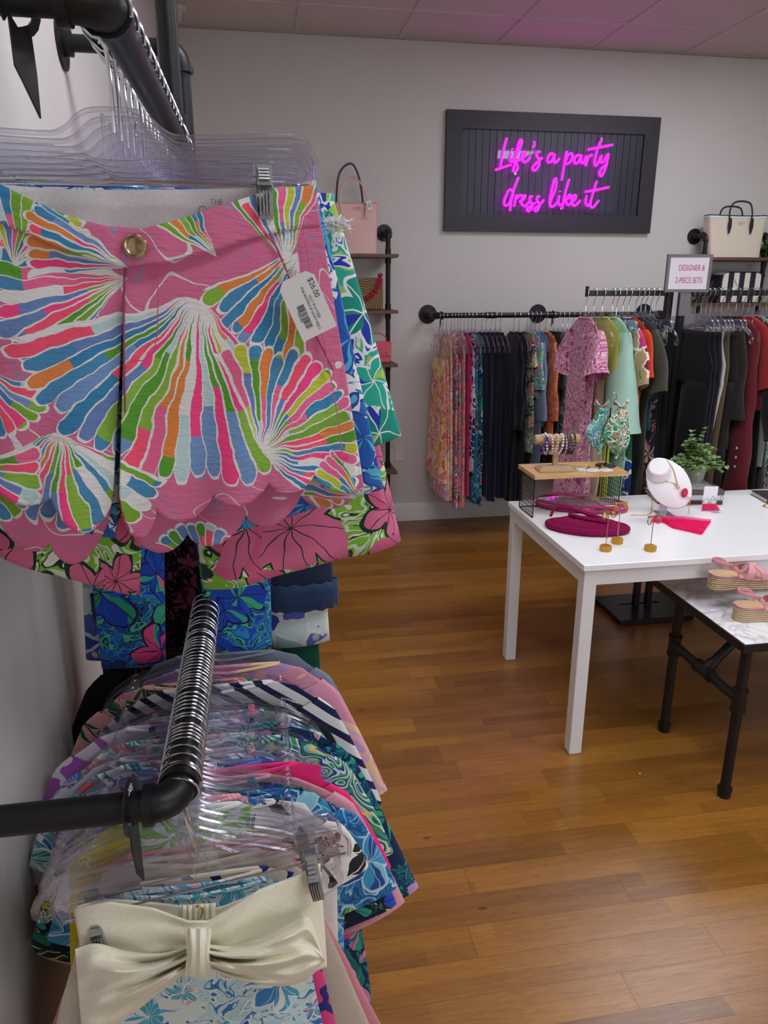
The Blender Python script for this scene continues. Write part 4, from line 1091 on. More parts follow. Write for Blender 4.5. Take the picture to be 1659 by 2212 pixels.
# fly and pocket seams, belt seam stitching
STI = plain('c9657f', .8, name='seam_thread')
def seam(pts, dy, mat=STI, r=.0006, par=None, nm='seam'):
    m = M(); m.tube([L(u, v, yb(u, -1)+dy) for u, v in pts], r, 5); return obj(nm, m, mat, par or sh_)
seam([(268,575),(267,680),(268,780),(270,890)], -.0085, plain('9c4a68', .9, name='fly_seam'), .0011)
seam([(340,575),(341,640),(340,720),(332,760),(312,778),(272,782)], -.0085)
seam([(575,492),(600,540),(625,600),(650,660),(690,740),(720,800)], -.008, plain('a8506f', .9, name='pocket_edge'), .0012)
seam([(655,500),(672,600),(700,740),(730,900),(742,1010)], -.009)
b = L(293, 532, yb(293, -1)-.021)
t = obj('button', M().lathe([(.0112,0),(.0118,.0018),(.0108,.0032),(.0092,.003),(.0078,.0016),(.0045,.0022),(.0005,.003)], b, 36, (0,-1,0)), plain('b8a481', .25, 1.0, name='antique_brass'), sh_)
bs = M(); bs.box((b[0]+.012, b[1]+.0035, b[2]-.0012), (b[0]+.03, b[1]+.0045, b[2]+.0006)); obj('buttonhole', bs, plain('c46a8a', .8), sh_, smooth=False)
# printed neck mark inside
INK = plain('8a8480', .7, name='grey_ink')
q = L(468, 442, yb(468, 1)-.0035); text_mesh('lining_lettering', 'THE', .0085, INK, li, q, (pi/2,0,0), .9, .0001)
GI = plain('a98a5c', .6, name='gold_ink'); mm = M()
q = L(438, 455, yb(438, 1)-.0035); mm.tube([(q[0]+.0045*cos(2*pi*i/16), q[1], q[2]+.0045*sin(2*pi*i/16)) for i in range(13)], .0006, 5); obj('lining_mark', mm, GI, li)
# price tag (its own small card hung from the side)
tg = thing('price_tag', 'white price tag reading $26.00 with a barcode, hanging on the pink scalloped shorts', 'price tag', at(664, 660, y=SY-.045))
tg.rotation_euler = (0, R(-24), R(8))
TAGM = plain('dcdbd9', .5, name='tag_card', var=.005)
w2, h2 = .0205, .0325
oc = []
pr_ = [(-w2,-h2),(w2,-h2),(w2,h2-.007),(w2-.007,h2),(-w2+.007,h2),(-w2,h2-.007)]
obj('card', M().prism(pr_, -.0004, .0004), TAGM, tg, smooth=False)
TI = plain('3a3a3e', .6, name='tag_ink')
# text runs along the long side of the card (turned a quarter)
def ttext(s_, sz, x, z, sx=.9):
    text_mesh('tag_lettering', s_, sz, TI, tg, (x, -.0006, z), (pi/2, R(90), 0), sx, .0001, 'CENTER')
ttext('$26.00', .0085, .0115, .014)
ttext('LILLY PULITZER', .0042, .0055, -.004)
ttext('PINK BUTTERCUP SHORT SIZE: 0', .0038, .0008, -.004, .85)
bc = M(); rs = random.Random(3); z = -.022
while z < .004:
    wd = rs.choice([.0004,.0007,.0011]); bc.box((-.0115, -.0007, z), (-.0035, -.0003, z+wd)); z += wd+rs.choice([.0004,.0006,.0009])
obj('barcode', bc, TI, tg, smooth=False)
ttext('000013258', .0026, -.0135, -.008)
m = M(); m.tube(smoothpath([(0,0,h2-.004),(-.004,.01,h2+.006),(-.002,.02,h2+.016),(.004,.016,h2+.01),(0,.001,h2-.004)], 5), .00035, 4); obj('string', m, plain('d8d8d8', .4), tg)

# ---------------------------------------------------------------- more shorts and trousers on that rail
def g_shorts(name, label, cat, mat, y, W, RL, LL, hd=.018, amp=.006, seed=0, slant=0, group='shorts on the upper left rail', cuff=None, cuffmat=None, wbmat=None, solid=.0014):
    """W=(xl,xr,z); RL/LL=(inner x,inner z,outer x,outer z) of each leg's hem"""
    t = thing(name, label, cat, (LX, y, UZ), 0, group)
    cxm = (W[0]+W[1])/2
    for s, Q in ((1, RL), (-1, LL)):
        xo = W[1] if s > 0 else W[0]; rs_ = random.Random(seed+s); p1, p2 = rs_.uniform(0,6), rs_.uniform(0,6)
        def fn(a_, t_, s=s, Q=Q, xo=xo):
            a = 2*pi*a_; c = (cos(a)+1)/2
            c = .5+.5*(1 if cos(a) > 0 else -1)*abs(cos(a))**.8
            xt = cxm+(xo-cxm)*c; zt = W[2]
            xb = Q[0]+(Q[2]-Q[0])*c; zb = Q[1]+(Q[3]-Q[1])*c
            k_ = t_**.85 if t_ > 0 else 0
            x = xt+(xb-xt)*(t_**.97 if t_ > 0 else 0); z = zt+(zb-zt)*t_
            if c < .5: x += (cxm-x)*(1-min(1, t_/.5))*(1-2*c)*.6
            y_ = hd*sin(a)*(.55+.45*t_)+amp*t_*(sin(x*30+p1)+.5*sin(x*60+p2+z*12))
            return (x, y_, z)
        m = M(); m.grid(fn, 56, 26, wrap=True)
        lg = obj('leg', m, mat, t, solid=solid)
        if cuff:
            m = M(); m.grid(lambda a_, t_: (lambda p: (p[0]+.006*cos(2*pi*a_)*s, p[1]*1.15+(.006)*sin(2*pi*a_), p[2]+cuff*(1-t_)-.004+.0025*sin(a_*90)))(fn(a_, 1.0)), 56, 3, wrap=True)
            obj('cuff', m, cuffmat or mat, lg, solid=.004)
    m = M(); m.grid(lambda a_, t_: (cxm+(W[1]-cxm)*1.01*(abs(cos(2*pi*a_))**.8)*(1 if cos(2*pi*a_) > 0 else -1), (hd*.7+.001)*sin(2*pi*a_), W[2]+.002-.034*t_), 56, 3, wrap=True)
    obj('waistband', m, wbmat or mat, t, solid=.002)
    return t
def Ly(u, v, y): q = L(u, v, 0, y); return (q[0], q[2])
def edge(y, W2, r_in, r_out, l_in, l_out):
    a, b, c, d = Ly(*r_in, y), Ly(*r_out, y), Ly(*l_in, y), Ly(*l_out, y)
    return a+b, c+d
RLq, LLq = edge(.905, 0, (430,1160), (826,1052), (250,1160), (-150,1070))
g_shorts('shorts', 'white shorts with royal blue shell print right behind the pink scalloped pair', 'shorts', pr('blueshell'), .905, (-.18,.208,-.165), RLq, LLq, seed=3, hd=.015)
RLq, LLq = edge(.95, 0, (430,1080), (866,940), (250,1080), (-150,960))
g_shorts('shorts', 'white shorts with navy, jade and pink brush print behind the blue shell pair', 'shorts', pr('cove'), .95, (-.18,.229,-.16), RLq, LLq, seed=4, hd=.018, amp=.004)
m = M(); rs = random.Random(4)
c0 = at(722, 484, y=.925)
for k_ in range(140):
    p = Vector((rs.gauss(0, .008), rs.gauss(0, .004), rs.gauss(0, .004))); d = Vector((rs.uniform(-1,1.4), rs.uniform(-1,.4), rs.uniform(-.6,.7))).normalized()
    m.tube([p, p+d*.004, p+d*.007+Vector((0,0,-.002))], [.0009,.0007,.0003], 4, caps=False)
fz = obj('fringe_trim', m, cloth('e6e8e8')); fz.parent = bpy.data.objects['shorts.002']; fz.location = c0-Vector((LX, .95, UZ)); fz['label'] = 'white frayed fringe trim'
RLq, LLq = edge(.995, 0, (440,1272), (864,1165), (300,1285), (-60,1165))
LLq = (LLq[0], LLq[1], max(LLq[2], XW-LX+.012), LLq[3])
g_shorts('shorts', 'long pink and green hibiscus print shorts with dark outlines hanging lowest', 'shorts', pr('hibiscus'), .995, (-.19,.222,-.16), RLq, LLq, seed=6, hd=.024, amp=.006)
HH = hanger_clip('clear_hanger', 'clear plastic clip hanger with chrome hook and rod holding the pink scalloped shorts', r=.0255, wide=2.6)
HH.location = O; HH['group'] = 'clear clip hangers on the upper left rail'
HC = hanger_clip('clear_hanger', 'clear clip hanger holding the blue shell shorts', r=.0255)
HC.location = (LX, .907, UZ); HC['group'] = 'clear clip hangers on the upper left rail'
HG = 'clear clip hangers on the upper left rail'
rs = random.Random(11)
for y, d in ((.952, 'navy and jade brush print shorts'), (.997, 'pink and green hibiscus shorts')):
    dup(HC, (LX, y, UZ), R(rs.uniform(-3, 3)), 'clear plastic clip hanger holding the '+d, HG)
for i in range(9):
    y = 1.045+i*.042
    if i % 2 == 0:
        g_shorts('shorts', 'pair of shorts almost wholly hidden behind the hibiscus print pair', 'shorts', cloth(['27406e','b8557c','2f6f70','dedfdc','7f3f70'][i//2]), y, (-.17,.17,-.165), (.01,-.47,.2,-.46), (-.01,-.47,-.2,-.46), seed=i, group='hidden shorts behind the hibiscus pair')
    dup(HC, (LX, y+.004, UZ), R(rs.uniform(-5, 5)), 'clear clip hanger in the row of hooks behind the hibiscus print shorts', 'row of clip hangers behind the hibiscus shorts')
TG = 'long bottoms at the far end of the upper left rail'
g_shorts('capri_jeans', 'dark denim capri jeans with frayed turned cuffs at the far end of the upper rail', 'jeans', cloth('1a2940'), 1.49, (-.21,.23,-.165), (.135,-.93,.275,-.93), (-.1,-.93,-.225,-.93), seed=21, group=TG, cuff=.06, cuffmat=cloth('22365a'), hd=.02, amp=.003)
dup(HC, (LX, 1.49, UZ), 0, 'clear clip hanger holding the dark denim capri jeans', HG)
g_shorts('trousers', 'royal blue butterfly and palm print trousers at the far end of the upper rail', 'trousers', pr('butterfly'), 1.462, (-.21,.15,-.165), (.0,-1.03,.132,-1.03), (-.092,-1.03,-.222,-1.03), seed=22, group=TG, hd=.014, amp=.002)
dup(HC, (LX-.03, 1.462, UZ), 0, 'clear clip hanger holding the butterfly print trousers', HG)
g_shorts('trousers', 'pale trousers with blue scale print beside the denim capri jeans', 'trousers', pr('petal_blue'), 1.508, (-.2,.22,-.165), (.135,-1.04,.262,-1.03), (-.13,-1.04,-.262,-1.03), seed=23, group=TG, hd=.01, amp=.002)
g_shorts('trousers', 'dark green trousers with small white ring dots behind the blue scale print pair', 'trousers', pr('green_dot'), 1.528, (-.2,.22,-.165), (.15,-1.26,.243,-1.26), (-.15,-1.26,-.243,-1.26), seed=24, group=TG, hd=.008, amp=.002)
for y, d in ((1.508, 'pale blue scale print trousers'), (1.528, 'dark green dotted trousers')): dup(HC, (LX, y, UZ), 0, 'clear clip hanger holding the '+d, HG)
g_dress('dress', 'black dress with rose pink lace figures between the butterfly trouser legs', 'dress', pr('black_pink'), (LX, 1.615, UZ), 0, length=1.25, hem=.235, sh=.2, sleeve=.6, sw=.06, sang=.12, seed=51, amp=.006, hd=.012, group=TG)
H3 = hanger_top('clear_hanger', 'clear top hanger holding the black and pink lace dress', r=.0245); H3.location = (LX, 1.615, UZ); H3['group'] = HG
# the pole passes the dress: it hangs on the rail stub past the upright
m = M(); m.cyl((0,.72,0),(0,1.2,0),.0195,24)
rl = [o_ for o_ in bpy.data.objects if o_.name.startswith('wall_clothes_rail') and o_.get('label','').startswith('upper')][0]
obj('rail', m, BLACKPIPE, rl)
divider('blank black size divider hanging on the upper left rail bracket', (LX-.075, UY-.0, UZ-.004), R(66), None, .1, .034, .0215, 0)

# ================================================================= lower left rail: tops
LO = 'tops on the lower left rail'
low = [  # y, material, label, opts
 (.892, 'lightblue', 'pale blue botanical print one piece hanging right behind the cream bow bandeau', dict(length=.6, hem=.22, sh=.15, waist=.19, z0=-.19)),
 (.910, 'pinknavy', 'hot pink dress with navy vines and cream binding behind the pale blue one', dict(length=.6, hem=.27, sh=.16, waist=.21, z0=-.19)),
 (.930, 's:d6ccba', 'shiny champagne satin dress on the lower left rail', dict(length=.5, hem=.35, sh=.17, waist=.27, neck=.09, z0=-.17)),
 (.948, 'c:e79aa6', 'light pink ruffled dress peeking out beyond the champagne satin one', dict(length=.6, hem=.38, sh=.16, waist=.285, z0=-.17)),
 (.966, 'yellow', 'plain yellow buttoned top on the lower left rail', dict(length=.4, hem=.17, sh=.15, dx=-.04, neck=.05)),
 (.984, 'white_black', 'white top with black brush figures on the lower left rail', dict(length=.42, hem=.2, sh=.19, sleeve=.12, dx=.02)),
 (1.004, 'lagoon', 'lagoon blue top with green leaves, right shoulder in front of the dark jungle top', dict(length=.5, hem=.21, sh=.2, sleeve=.2, dx=.035)),
 (1.026, 'midnight', 'midnight blue top with lime leaves under the pink sleeve', dict(length=.5, hem=.25, sh=.205, sleeve=.25, dx=.015)),
 (1.072, 'c:f0307f', 'plain hot pink top showing one bright corner', dict(length=.4, hem=.22, sh=.17, sleeve=.22, sw=.08, dx=.055)),
 (1.048, 's:e6a3b4', 'light pink satin blouse with a banded cuffed shoulder', dict(length=.45, hem=.25, sh=.205, sleeve=.28, neck=.085, dx=.025)),
 (1.090, 'lilac_white', 'pale lilac top with blue strokes behind the pink satin blouse', dict(length=.45, hem=.24, sh=.2, sleeve=.12)),
 (1.110, 'aqua_coral', 'aqua and coral print top on the lower left rail', dict(length=.45, hem=.25, sh=.205, sleeve=.15, dx=-.03)),
 (1.130, 'c:b9bac4', 'plain grey white top, left shoulder near the wall', dict(length=.45, hem=.24, sh=.205, sleeve=.2, dx=-.035)),
 (1.152, 'swirl', 'green, blue and lime swirl print top on the lower left rail', dict(length=.5, hem=.25, sh=.205, sleeve=.26, dx=.03)),
 (1.174, 'rain', 'white top with many small rainbow flowers on the lower left rail', dict(length=.45, hem=.24, sh=.2, sleeve=.2, dx=-.03)),
 (1.196, 'tealwave', 'long teal and violet wave print dress bulging out beyond all the tops', dict(length=.86, hem=.31, sh=.215, waist=.24, sleeve=.4, sw=.075, dx=.03)),
 (1.222, 'leo', 'white and navy leopard print top near the wall', dict(length=.5, hem=.26, sh=.215, sleeve=.25, dx=-.04)),
 (1.246, 'aqua_tropic', 'pale aqua tropical print top on the lower left rail', dict(length=.45, hem=.24, sh=.2, sleeve=.15)),
 (1.268, 'c:14141a', 'black top with a white edge under the striped shoulder', dict(length=.45, hem=.25, sh=.21, sleeve=.22)),
 (1.300, 'STRIPE', 'navy and white striped top with a knotted shoulder', dict(length=.55, hem=.26, sh=.205, sleeve=.3, z0=-.1, dx=.02)),
 (1.328, 'palm_pink', 'salmon pink top with dark green palm leaves', dict(length=.5, hem=.25, sh=.205, sleeve=.25, z0=-.105, dx=-.02)),
 (1.356, 'turq', 'turquoise and green print top behind the palm leaf one', dict(length=.45, hem=.24, sh=.2, sleeve=.15)),
 (1.384, 'lavender_tie', 'lavender and peach tie dyed top with smocked shoulder', dict(length=.6, hem=.24, sh=.205, sleeve=.32, dx=.035, z0=-.105)),
 (1.412, 'tropic_navy', 'navy and peach floral top beneath the striped one', dict(length=.5, hem=.23, sh=.19, sleeve=.15)),
 (1.440, 'c:7f8ea0', 'dusty blue grey top at the back of the lower rail', dict(length=.5, hem=.23, sh=.2, sleeve=.25, dx=.03, z0=-.105)),
 (1.468, 'c:0a0a0c', 'plain black blouse at the far end of the lower rail by the wall', dict(length=.6, hem=.22, sh=.2, sleeve=.3, dx=-.045, z0=-.1)),
]
STRIPE = stripe_print('navy_white_stripes', 'e3e4e6', '1a2149', .03, .42, .7)
HT = hanger_top('clear_hanger', 'x', r=.0245); first = [True]
rs = random.Random(8)
def place_ht(loc, rz, lab, gr='clear hangers on the lower left rail'):
    if first[0]:
        first[0] = False; HT.location = loc; HT.rotation_euler = (0,0,rz); HT['label'] = lab; HT['group'] = gr; return HT
    return dup(HT, loc, rz, lab, gr)
for i, (y, mk, lab, o) in enumerate(low):
    mt = STRIPE if mk == 'STRIPE' else (cloth(mk[2:], satin=True) if mk.startswith('s:') else mat_of(mk))
    rz = R(rs.uniform(-1.5, 1.5)); loc = (LX+.006, y, LZ)
    o = dict(o); o.setdefault('amp', .006); dx = o.pop('dx', 0)
    o.setdefault('neck', .1); o.setdefault('z0', -.128); o['hem'] *= .9
    loc = (LX+.006+dx, y, LZ)
    g_dress('dress' if o['length'] > .55 else 'top', lab if 'rail' in lab or 'behind' in lab or len(lab.split()) > 9 else lab+' on the lower left rail', 'dress' if o['length'] > .55 else 'top', mt, loc, rz, seed=70+i, hd=.010, group=LO, **o)
    place_ht((LX, y, LZ), rz, ' '.join(('clear top hanger holding the '+lab).split()[:15]))
# further hangers whose tops have slipped low: strap dresses between the others
for i, (y, mk, lab) in enumerate(((1.037, 'c:2f8f9a', 'plain teal strappy slip'), (1.121, 'pink_coral', 'coral print strappy slip'), (1.163, 'c:e9e6e0', 'plain off white strappy slip'), (1.209, 'navy_teal', 'navy and teal strappy slip'), (1.257, 'green_pink', 'green and pink strappy slip'), (.957, 'green_leafwhite', 'white slip with spring green leaves'), (.975, 'rain', 'white rainbow flowered strappy slip'))):
    g_dress('slip_dress', lab+' squeezed between the tops on the lower left rail', 'dress', mat_of(mk), (LX, y, LZ), 0, seed=110+i, hd=.006, amp=.004, straps=i < 5, length=.6, hem=.18, sh=.12 if i < 5 else .09, group=LO)
    place_ht((LX, y, LZ), R(rs.uniform(-3, 3)), 'clear top hanger holding the '+lab)
for i, y in enumerate((1.012, 1.06, 1.1, 1.14, 1.185, 1.235, 1.29, 1.34)):
    place_ht((LX, y, LZ), R(rs.uniform(-4, 4)), 'bare clear top hanger squeezed among the tops on the lower left rail', 'bare hangers on the lower left rail')
# ---------------------------------------------------------------- cream bow bandeau at the very front
def lerp2(P, s):
    q = s*(len(P)-1); i = min(int(q), len(P)-2); f = q-i
    a, b = Vector(P[i]), Vector(P[i+1]); p0 = Vector(P[i-1]) if i else a*2-b; p3 = Vector(P[i+2]) if i < len(P)-2 else b*2-a
    return .5*((2*a)+(b-p0)*f+(2*p0-5*a+4*b-p3)*f*f+(3*a-p0-3*b+p3)*f**3)
BY = .866
def B(u, v, dy=0, y=.85):
    p = at(u, v, y=y+dy)-Vector((LX, BY, LZ)); return p
CREAM = cloth('fbf4dd')
t = thing('bandeau_top', 'cream bandeau swim top with a large knotted bow, clipped on the front hanger', 'swim top', (LX, BY, LZ))
pr_top = [(160,1962),(235,1948),(330,1962),(405,1990),(450,1990),(560,1922),(640,1892),(690,1866)]
pr_bot = [(182,2090),(300,2100),(410,2090),(455,2090),(600,2120),(706,2090)]
m = M()
def bfn(s, t_):
    a = poly_at(pr_top, s); b = poly_at(pr_bot, s); u = a[0]+(b[0]-a[0])*t_; v = a[1]+(b[1]-a[1])*t_
    k_ = abs(u-430)/270.0; e = max(0, 1-k_)
    return B(u, v, -.03*max(0, 1-k_**2)**.5-.004*sin(t_*16+s*6)*e-.002*sin(s*20+t_*4))
obj('band', m.grid(bfn, 90, 30), CREAM, t, solid=.0025)
m = M()
BKT = [(165,1958),(235,1943),(330,1950),(430,1961),(480,1958),(560,1925),(640,1890),(692,1866)]
m.grid(lambda s, t_: B(lerp2(BKT, s)[0], lerp2(BKT, s)[1]+32*t_, .02*sin(pi*s)+.004), 40, 6); obj('back_band', m, CREAM, t, solid=.002)
kb = M(); kb.grid(lambda s, t_: B(388+78*s, 1956-4*s+36*t_, -.004+.002*sin(s*40)), 30, 4); obj('back_clasp_panel', kb, CREAM, t, solid=.004)
cl = M(); c_ = B(432, 1968, -.010); cl.tube(smoothpath([(c_[0]-.005,c_[1],c_[2]+.008),(c_[0],c_[1]-.002,c_[2]+.010),(c_[0]+.004,c_[1],c_[2]),(c_[0],c_[1],c_[2]-.012)],4), .0012, 6); obj('gold_clasp', cl, GOLD, t)
def loop(outl_top, outl_bot, ph, s0):
    m = M()
    def fn(s, t_, bk=0):
        a = lerp2(outl_top, s); b = lerp2(outl_bot, s)
        u = a[0]+(b[0]-a[0])*t_; v = a[1]+(b[1]-a[1])*t_
        puff = sin(pi*min(1, s*.8+.18))**.7*sin(pi*t_)**.6
        pl = (.015*sin(t_*17+ph+s*3.5)+.008*sin(t_*31+ph*2-s*4))*(1-s)**.6*sin(pi*t_)**.3+.006*sin(s*8+t_*7+ph)*sin(pi*t_)+.003*sin(s*19-t_*11)*sin(pi*t_)
        y = -.034-.042*puff-pl if not bk else -.03+.012*sin(pi*t_)
        return B(u, v, y)
    m.grid(lambda s, t_: fn(s, t_), 44, 44)
    m.grid(lambda s, t_: fn(s, t_, 1), 44, 10)
    # side wall closing the outer end
    m.grid(lambda s, t_: tuple(Vector(fn(1, s))*(1-t_)+Vector(fn(1, s, 1))*t_), 44, 3)
    return m
obj('bow_loop', loop([(412,2042),(350,2058),(280,2055),(210,2038),(162,2050)], [(412,2095),(350,2140),(280,2195),(225,2225),(176,2222)], .4, -1), CREAM, t)
obj('bow_loop', loop([(448,2040),(500,2042),(570,2025),(630,1992),(668,1984),(700,2070)], [(448,2092),(500,2112),(560,2126),(620,2130),(668,2112),(702,2075)], 2.0, 1), CREAM, t)
kn = M()
def kfn(s, t_):
    a = 2*pi*s; u = 428+27*cos(a)*(1+.08*cos(2*pi*t_)); v = 2006+104*t_
    return B(u, v, -.052-.016*(1+sin(a))*sin(pi*(.08+.84*t_))**.5+.002*sin(a*8))
kn.grid(kfn, 40, 20, wrap=True)
for q_ in (0, 1): kn.grid(lambda s, w_: tuple(Vector(kfn(s, q_))*w_+B(428, 2006+104*q_, -.05)*(1-w_)), 40, 3, wrap=True)
obj('bow_knot', kn, CREAM, t)
hb = dup(HH, (LX, BY-.012, LZ), R(-3), 'clear clip hanger tilted at the front of the lower rail holding the cream bow bandeau', 'clip hangers on the lower left rail')
hb.rotation_euler = (0, R(-10), R(-2))
hb2 = dup(HC, (LX, BY+.018, LZ), R(3), 'clear clip hanger close behind the one of the cream bow bandeau', 'clip hangers on the lower left rail'); hb2.rotation_euler = (0, R(-6), R(3))

divider('black XS size divider on the lower left rail near its elbow', (LX-.056, LY, LZ), R(82), 'XS', .13, .035, .0215)
# ================================================================= white table
TZ = .745
TX0, TY0, TY1, TX1 = 1.043, 2.155, 2.935, 2.95
t = thing('display_table', 'long white rectangular display table holding jewelry and bags', 'table', (TX0, TY0, 0))
TW, TD = TX1-TX0, TY1-TY0
obj('tabletop', M().box((0,0,TZ-.022),(TW,TD,TZ), .0015), WHITETOP, t, smooth=False)
for (x, y) in ((.008,.008),(TW-.055,.008),(.008,TD-.055),(TW-.055,TD-.055)):
    l = obj('leg', M().box((x,y,.004),(x+.047,y+.047,TZ-.022), .002), WHITEPAINT, t, smooth=False)
    obj('foot_pad', M().box((x+.003,y+.003,0),(x+.044,y+.044,.004)), plain('a9a9a9', .6), l, smooth=False)
for a, b in (((.055,.012,TZ-.078),(TW-.055,.032,TZ-.022)),((.055,TD-.032,TZ-.078),(TW-.055,TD-.012,TZ-.022)),((.012,.055,TZ-.078),(.032,TD-.055,TZ-.022)),((TW-.032,.055,TZ-.078),(TW-.012,TD-.055,TZ-.022))):
    obj('apron', M().box(a, b), WHITEPAINT, t, smooth=False)

# ================================================================= marble pipe table
def marble():
    t_ = NT('white_marble'); o = t_.obj()
    n = t_.noise(o, 5, 6, 1.5); v = t_.m('ABSOLUTE', t_.m('SUBTRACT', n, .5))
    c = t_.ramp(v, ['8f9092','cfcfd0','f0f0f0','f3f3f3'], const=False, pos=[0,.012,.05,1])
    c = t_.mix(t_.noise(o, 2.2, 2), c, lin('ececee'))
    return t_.finish(c, .22, spec=.5)
BZ = .575; bx0, bx1, by0, by1 = 1.445, 2.645, 1.842, 2.47
t = thing('nesting_table', 'lower marble topped table on black iron pipe legs, nested under the white table', 'table', (bx0, by0, 0))
obj('marble_top', M().box((.006,.006,BZ-.01),(bx1-bx0-.006,by1-by0-.006,BZ), .001), marble(), t, smooth=False)
obj('edge_frame', M().box((0,0,BZ-.028),(bx1-bx0,by1-by0,BZ-.0095)).box((0,0,BZ-.0096),(.0058,by1-by0,BZ-.001)).box((0.0058,0,BZ-.0096),(bx1-bx0,.0058,BZ-.001)), DARKPIPE, t, smooth=False)
yn, yf = .025, .41
for x in (.03, bx1-bx0-.03):
    for y in (yn, yf):
        m = M(); m.cyl((x,y,.02),(x,y,BZ-.028),.0165,20); l = obj('leg', m, DARKPIPE, t)
        m = M(); m.cyl((x,y,0),(x,y,.03),.021,20); m.tube([(x,y,.027),(x,y,.033)], [.024,.024], 20); obj('foot_cap', m, DARKPIPE, l)
        m = M(); m.cyl((x,y,.33),(x,y,.40),.0215,20); m.cyl((x,y,.325),(x,y,.334),.0245,20); m.cyl((x,y,.396),(x,y,.405),.0245,20); obj('tee_fitting', m, DARKPIPE, l)
    m = M(); m.cyl((x,yn,.365),(x,yf,.365),.0165,18); cr = obj('cross_pipe', m, DARKPIPE, t)
    ym = (yn+yf)/2; m = M(); m.cyl((x,ym-.04,.365),(x,ym+.04,.365),.0215,18)
    for d in (-.042, .036): m.cyl((x,ym+d,.365),(x,ym+d+.008,.365),.0245,18)
    sg = 1 if x < .5 else -1
    m.cyl((x,ym,.365),(x+sg*.03,ym,.395),.0215,18); obj('centre_fitting', m, DARKPIPE, cr)
    m = M(); m.cyl((x+sg*.02,ym,.385),(x+sg*.17,ym,BZ-.03),.0165,18); obj('brace_pipe', m, DARKPIPE, t)

# ================================================================= things on the white table
def T(u, v, z=TZ): return at(u, v, z=z)
# riser of wood and wire
t = thing('wire_riser', 'black wire riser with an acacia wood top on the back left corner of the white table', 'riser', (1.06, 2.685, TZ), R(0))
RZT = .185; RW, RD = .365, .175
obj('wood_top', M().box((-.012,-.03,RZT-.018),(RW+.012,RD-.01,RZT), .0015), PINE, t, smooth=False)
for x in (.0, RW):
    m = M()
    for (a, b) in (((x,0,.003),(x,RD-.02,.003)),((x,0,.003),(x,0,RZT-.018)),((x,RD-.02,.003),(x,RD-.02,RZT-.018)),((x,0,RZT-.021),(x,RD-.02,RZT-.021))): m.cyl(a, b, .0024, 8)
    for i in range(1, 9): y = (RD-.02)*i/9; m.cyl((x,y,.003),(x,y,RZT-.02),.0011,5)
    for i in range(1, 9): z = (RZT-.02)*i/9; m.cyl((x,0,z),(x,RD-.02,z),.0011,5)
    obj('wire_side', m, BLACKMETAL, t)
m = M(); m.cyl((0,RD-.02,.003),(RW,RD-.02,.003),.0024,8); obj('wire_base', m, BLACKMETAL, t)
sc = M(); sc.cyl((.0,-.0315,RZT-.009),(.0,-.029,RZT-.009),.004,10); obj('screw', sc, CHROME, t)
RT = TZ+RZT
# bracelet stand
BURLAP = cloth('b39873')
p = at(1192, 1010, z=RT)
bp = Vector((1.155, 2.72, RT))
t = thing('bracelet_stand', 'tan burlap T-bar bracelet stand on the wooden riser', 'jewelry stand', bp, R(-4))
m = M(); v = []
for (hx_, hy_, z) in ((.072,.036,0),(.072,.036,.008),(.058,.024,.022)): v += [(-hx_,-hy_,z),(hx_,-hy_,z),(hx_,hy_,z),(-hx_,hy_,z)]
m.add(v, [(3,2,1,0),(8,9,10,11)]+[(a+i, a+(i+1) % 4, a+4+(i+1) % 4, a+4+i) for a in (0,4) for i in range(4)])
obj('base', m, BURLAP, t, smooth=False, bevel=.002)
obj('post', M().box((-.011,-.008,.02),(.011,.008,.115), .002), BURLAP, t, smooth=False)
BZC = .128
obj('bar', M().tube([(-.09,0,BZC),(-.088,0,BZC),(.088,0,BZC),(.09,0,BZC)], [.017,.0195,.0195,.017], 26), BURLAP, t)
BRA = [(-.058,'7a3f9a','purple and silver bead'), (-.05,'d8d8dc','silver disc bead'), (-.043,'5a2a6f','dark violet thread'), (-.026,'e2c4b4','blush pearl'), (-.008,'dcc0ae','second blush pearl'),
       (.014,'efe9e2','white stone bead'), (.022,'3a1f34','dark plum bead'), (.03,'b9b6bd','silver and plum bead'), (.038,'2a1a2a','black plum bead'), (.048,'51304a','plum glass bead'), (.056,'2f4a34','dark green bead'), (.063,'24301f','olive black bead')]
rs = random.Random(2)
for x, c, d in BRA:
    m = M(); n = 20; rr = .037; tl = rs.uniform(-.25, .25); br = .0048
    for k_ in range(n):
        a = 2*pi*k_/n; m.ball((rr*sin(a)*tl*.8, rr*.92*cos(a), rr*sin(a)*1.03), br*rs.uniform(.85,1.12), 8, 6)
    o_ = obj('bracelet', m, plain(c, .25, .5 if 'silver' in d else 0, name='bead_'+c), None)
    M_ = Matrix.Rotation(R(-4), 4, 'Z'); w_ = bp+M_.to_3x3() @ Vector((x, 0, BZC-.0135-.006))
    o_.location = w_; o_.rotation_euler = (0, 0, R(-4))
    tag(o_, d+' bracelet looped over the burlap bar', 'bracelet', 'bracelets on the burlap bar')
t = thing('bracelet_tag', 'small white paper tag tucked among the bracelets on the burlap bar', 'tag', bp+Vector((-.045, -.02, BZC+.018)), R(20))
obj('paper', M().box((-.004,-.0005,-.004),(.004,.0005,.024)), plain('e6e6e6', .6), t, smooth=False); t.rotation_euler = (R(15), R(-50), 0)
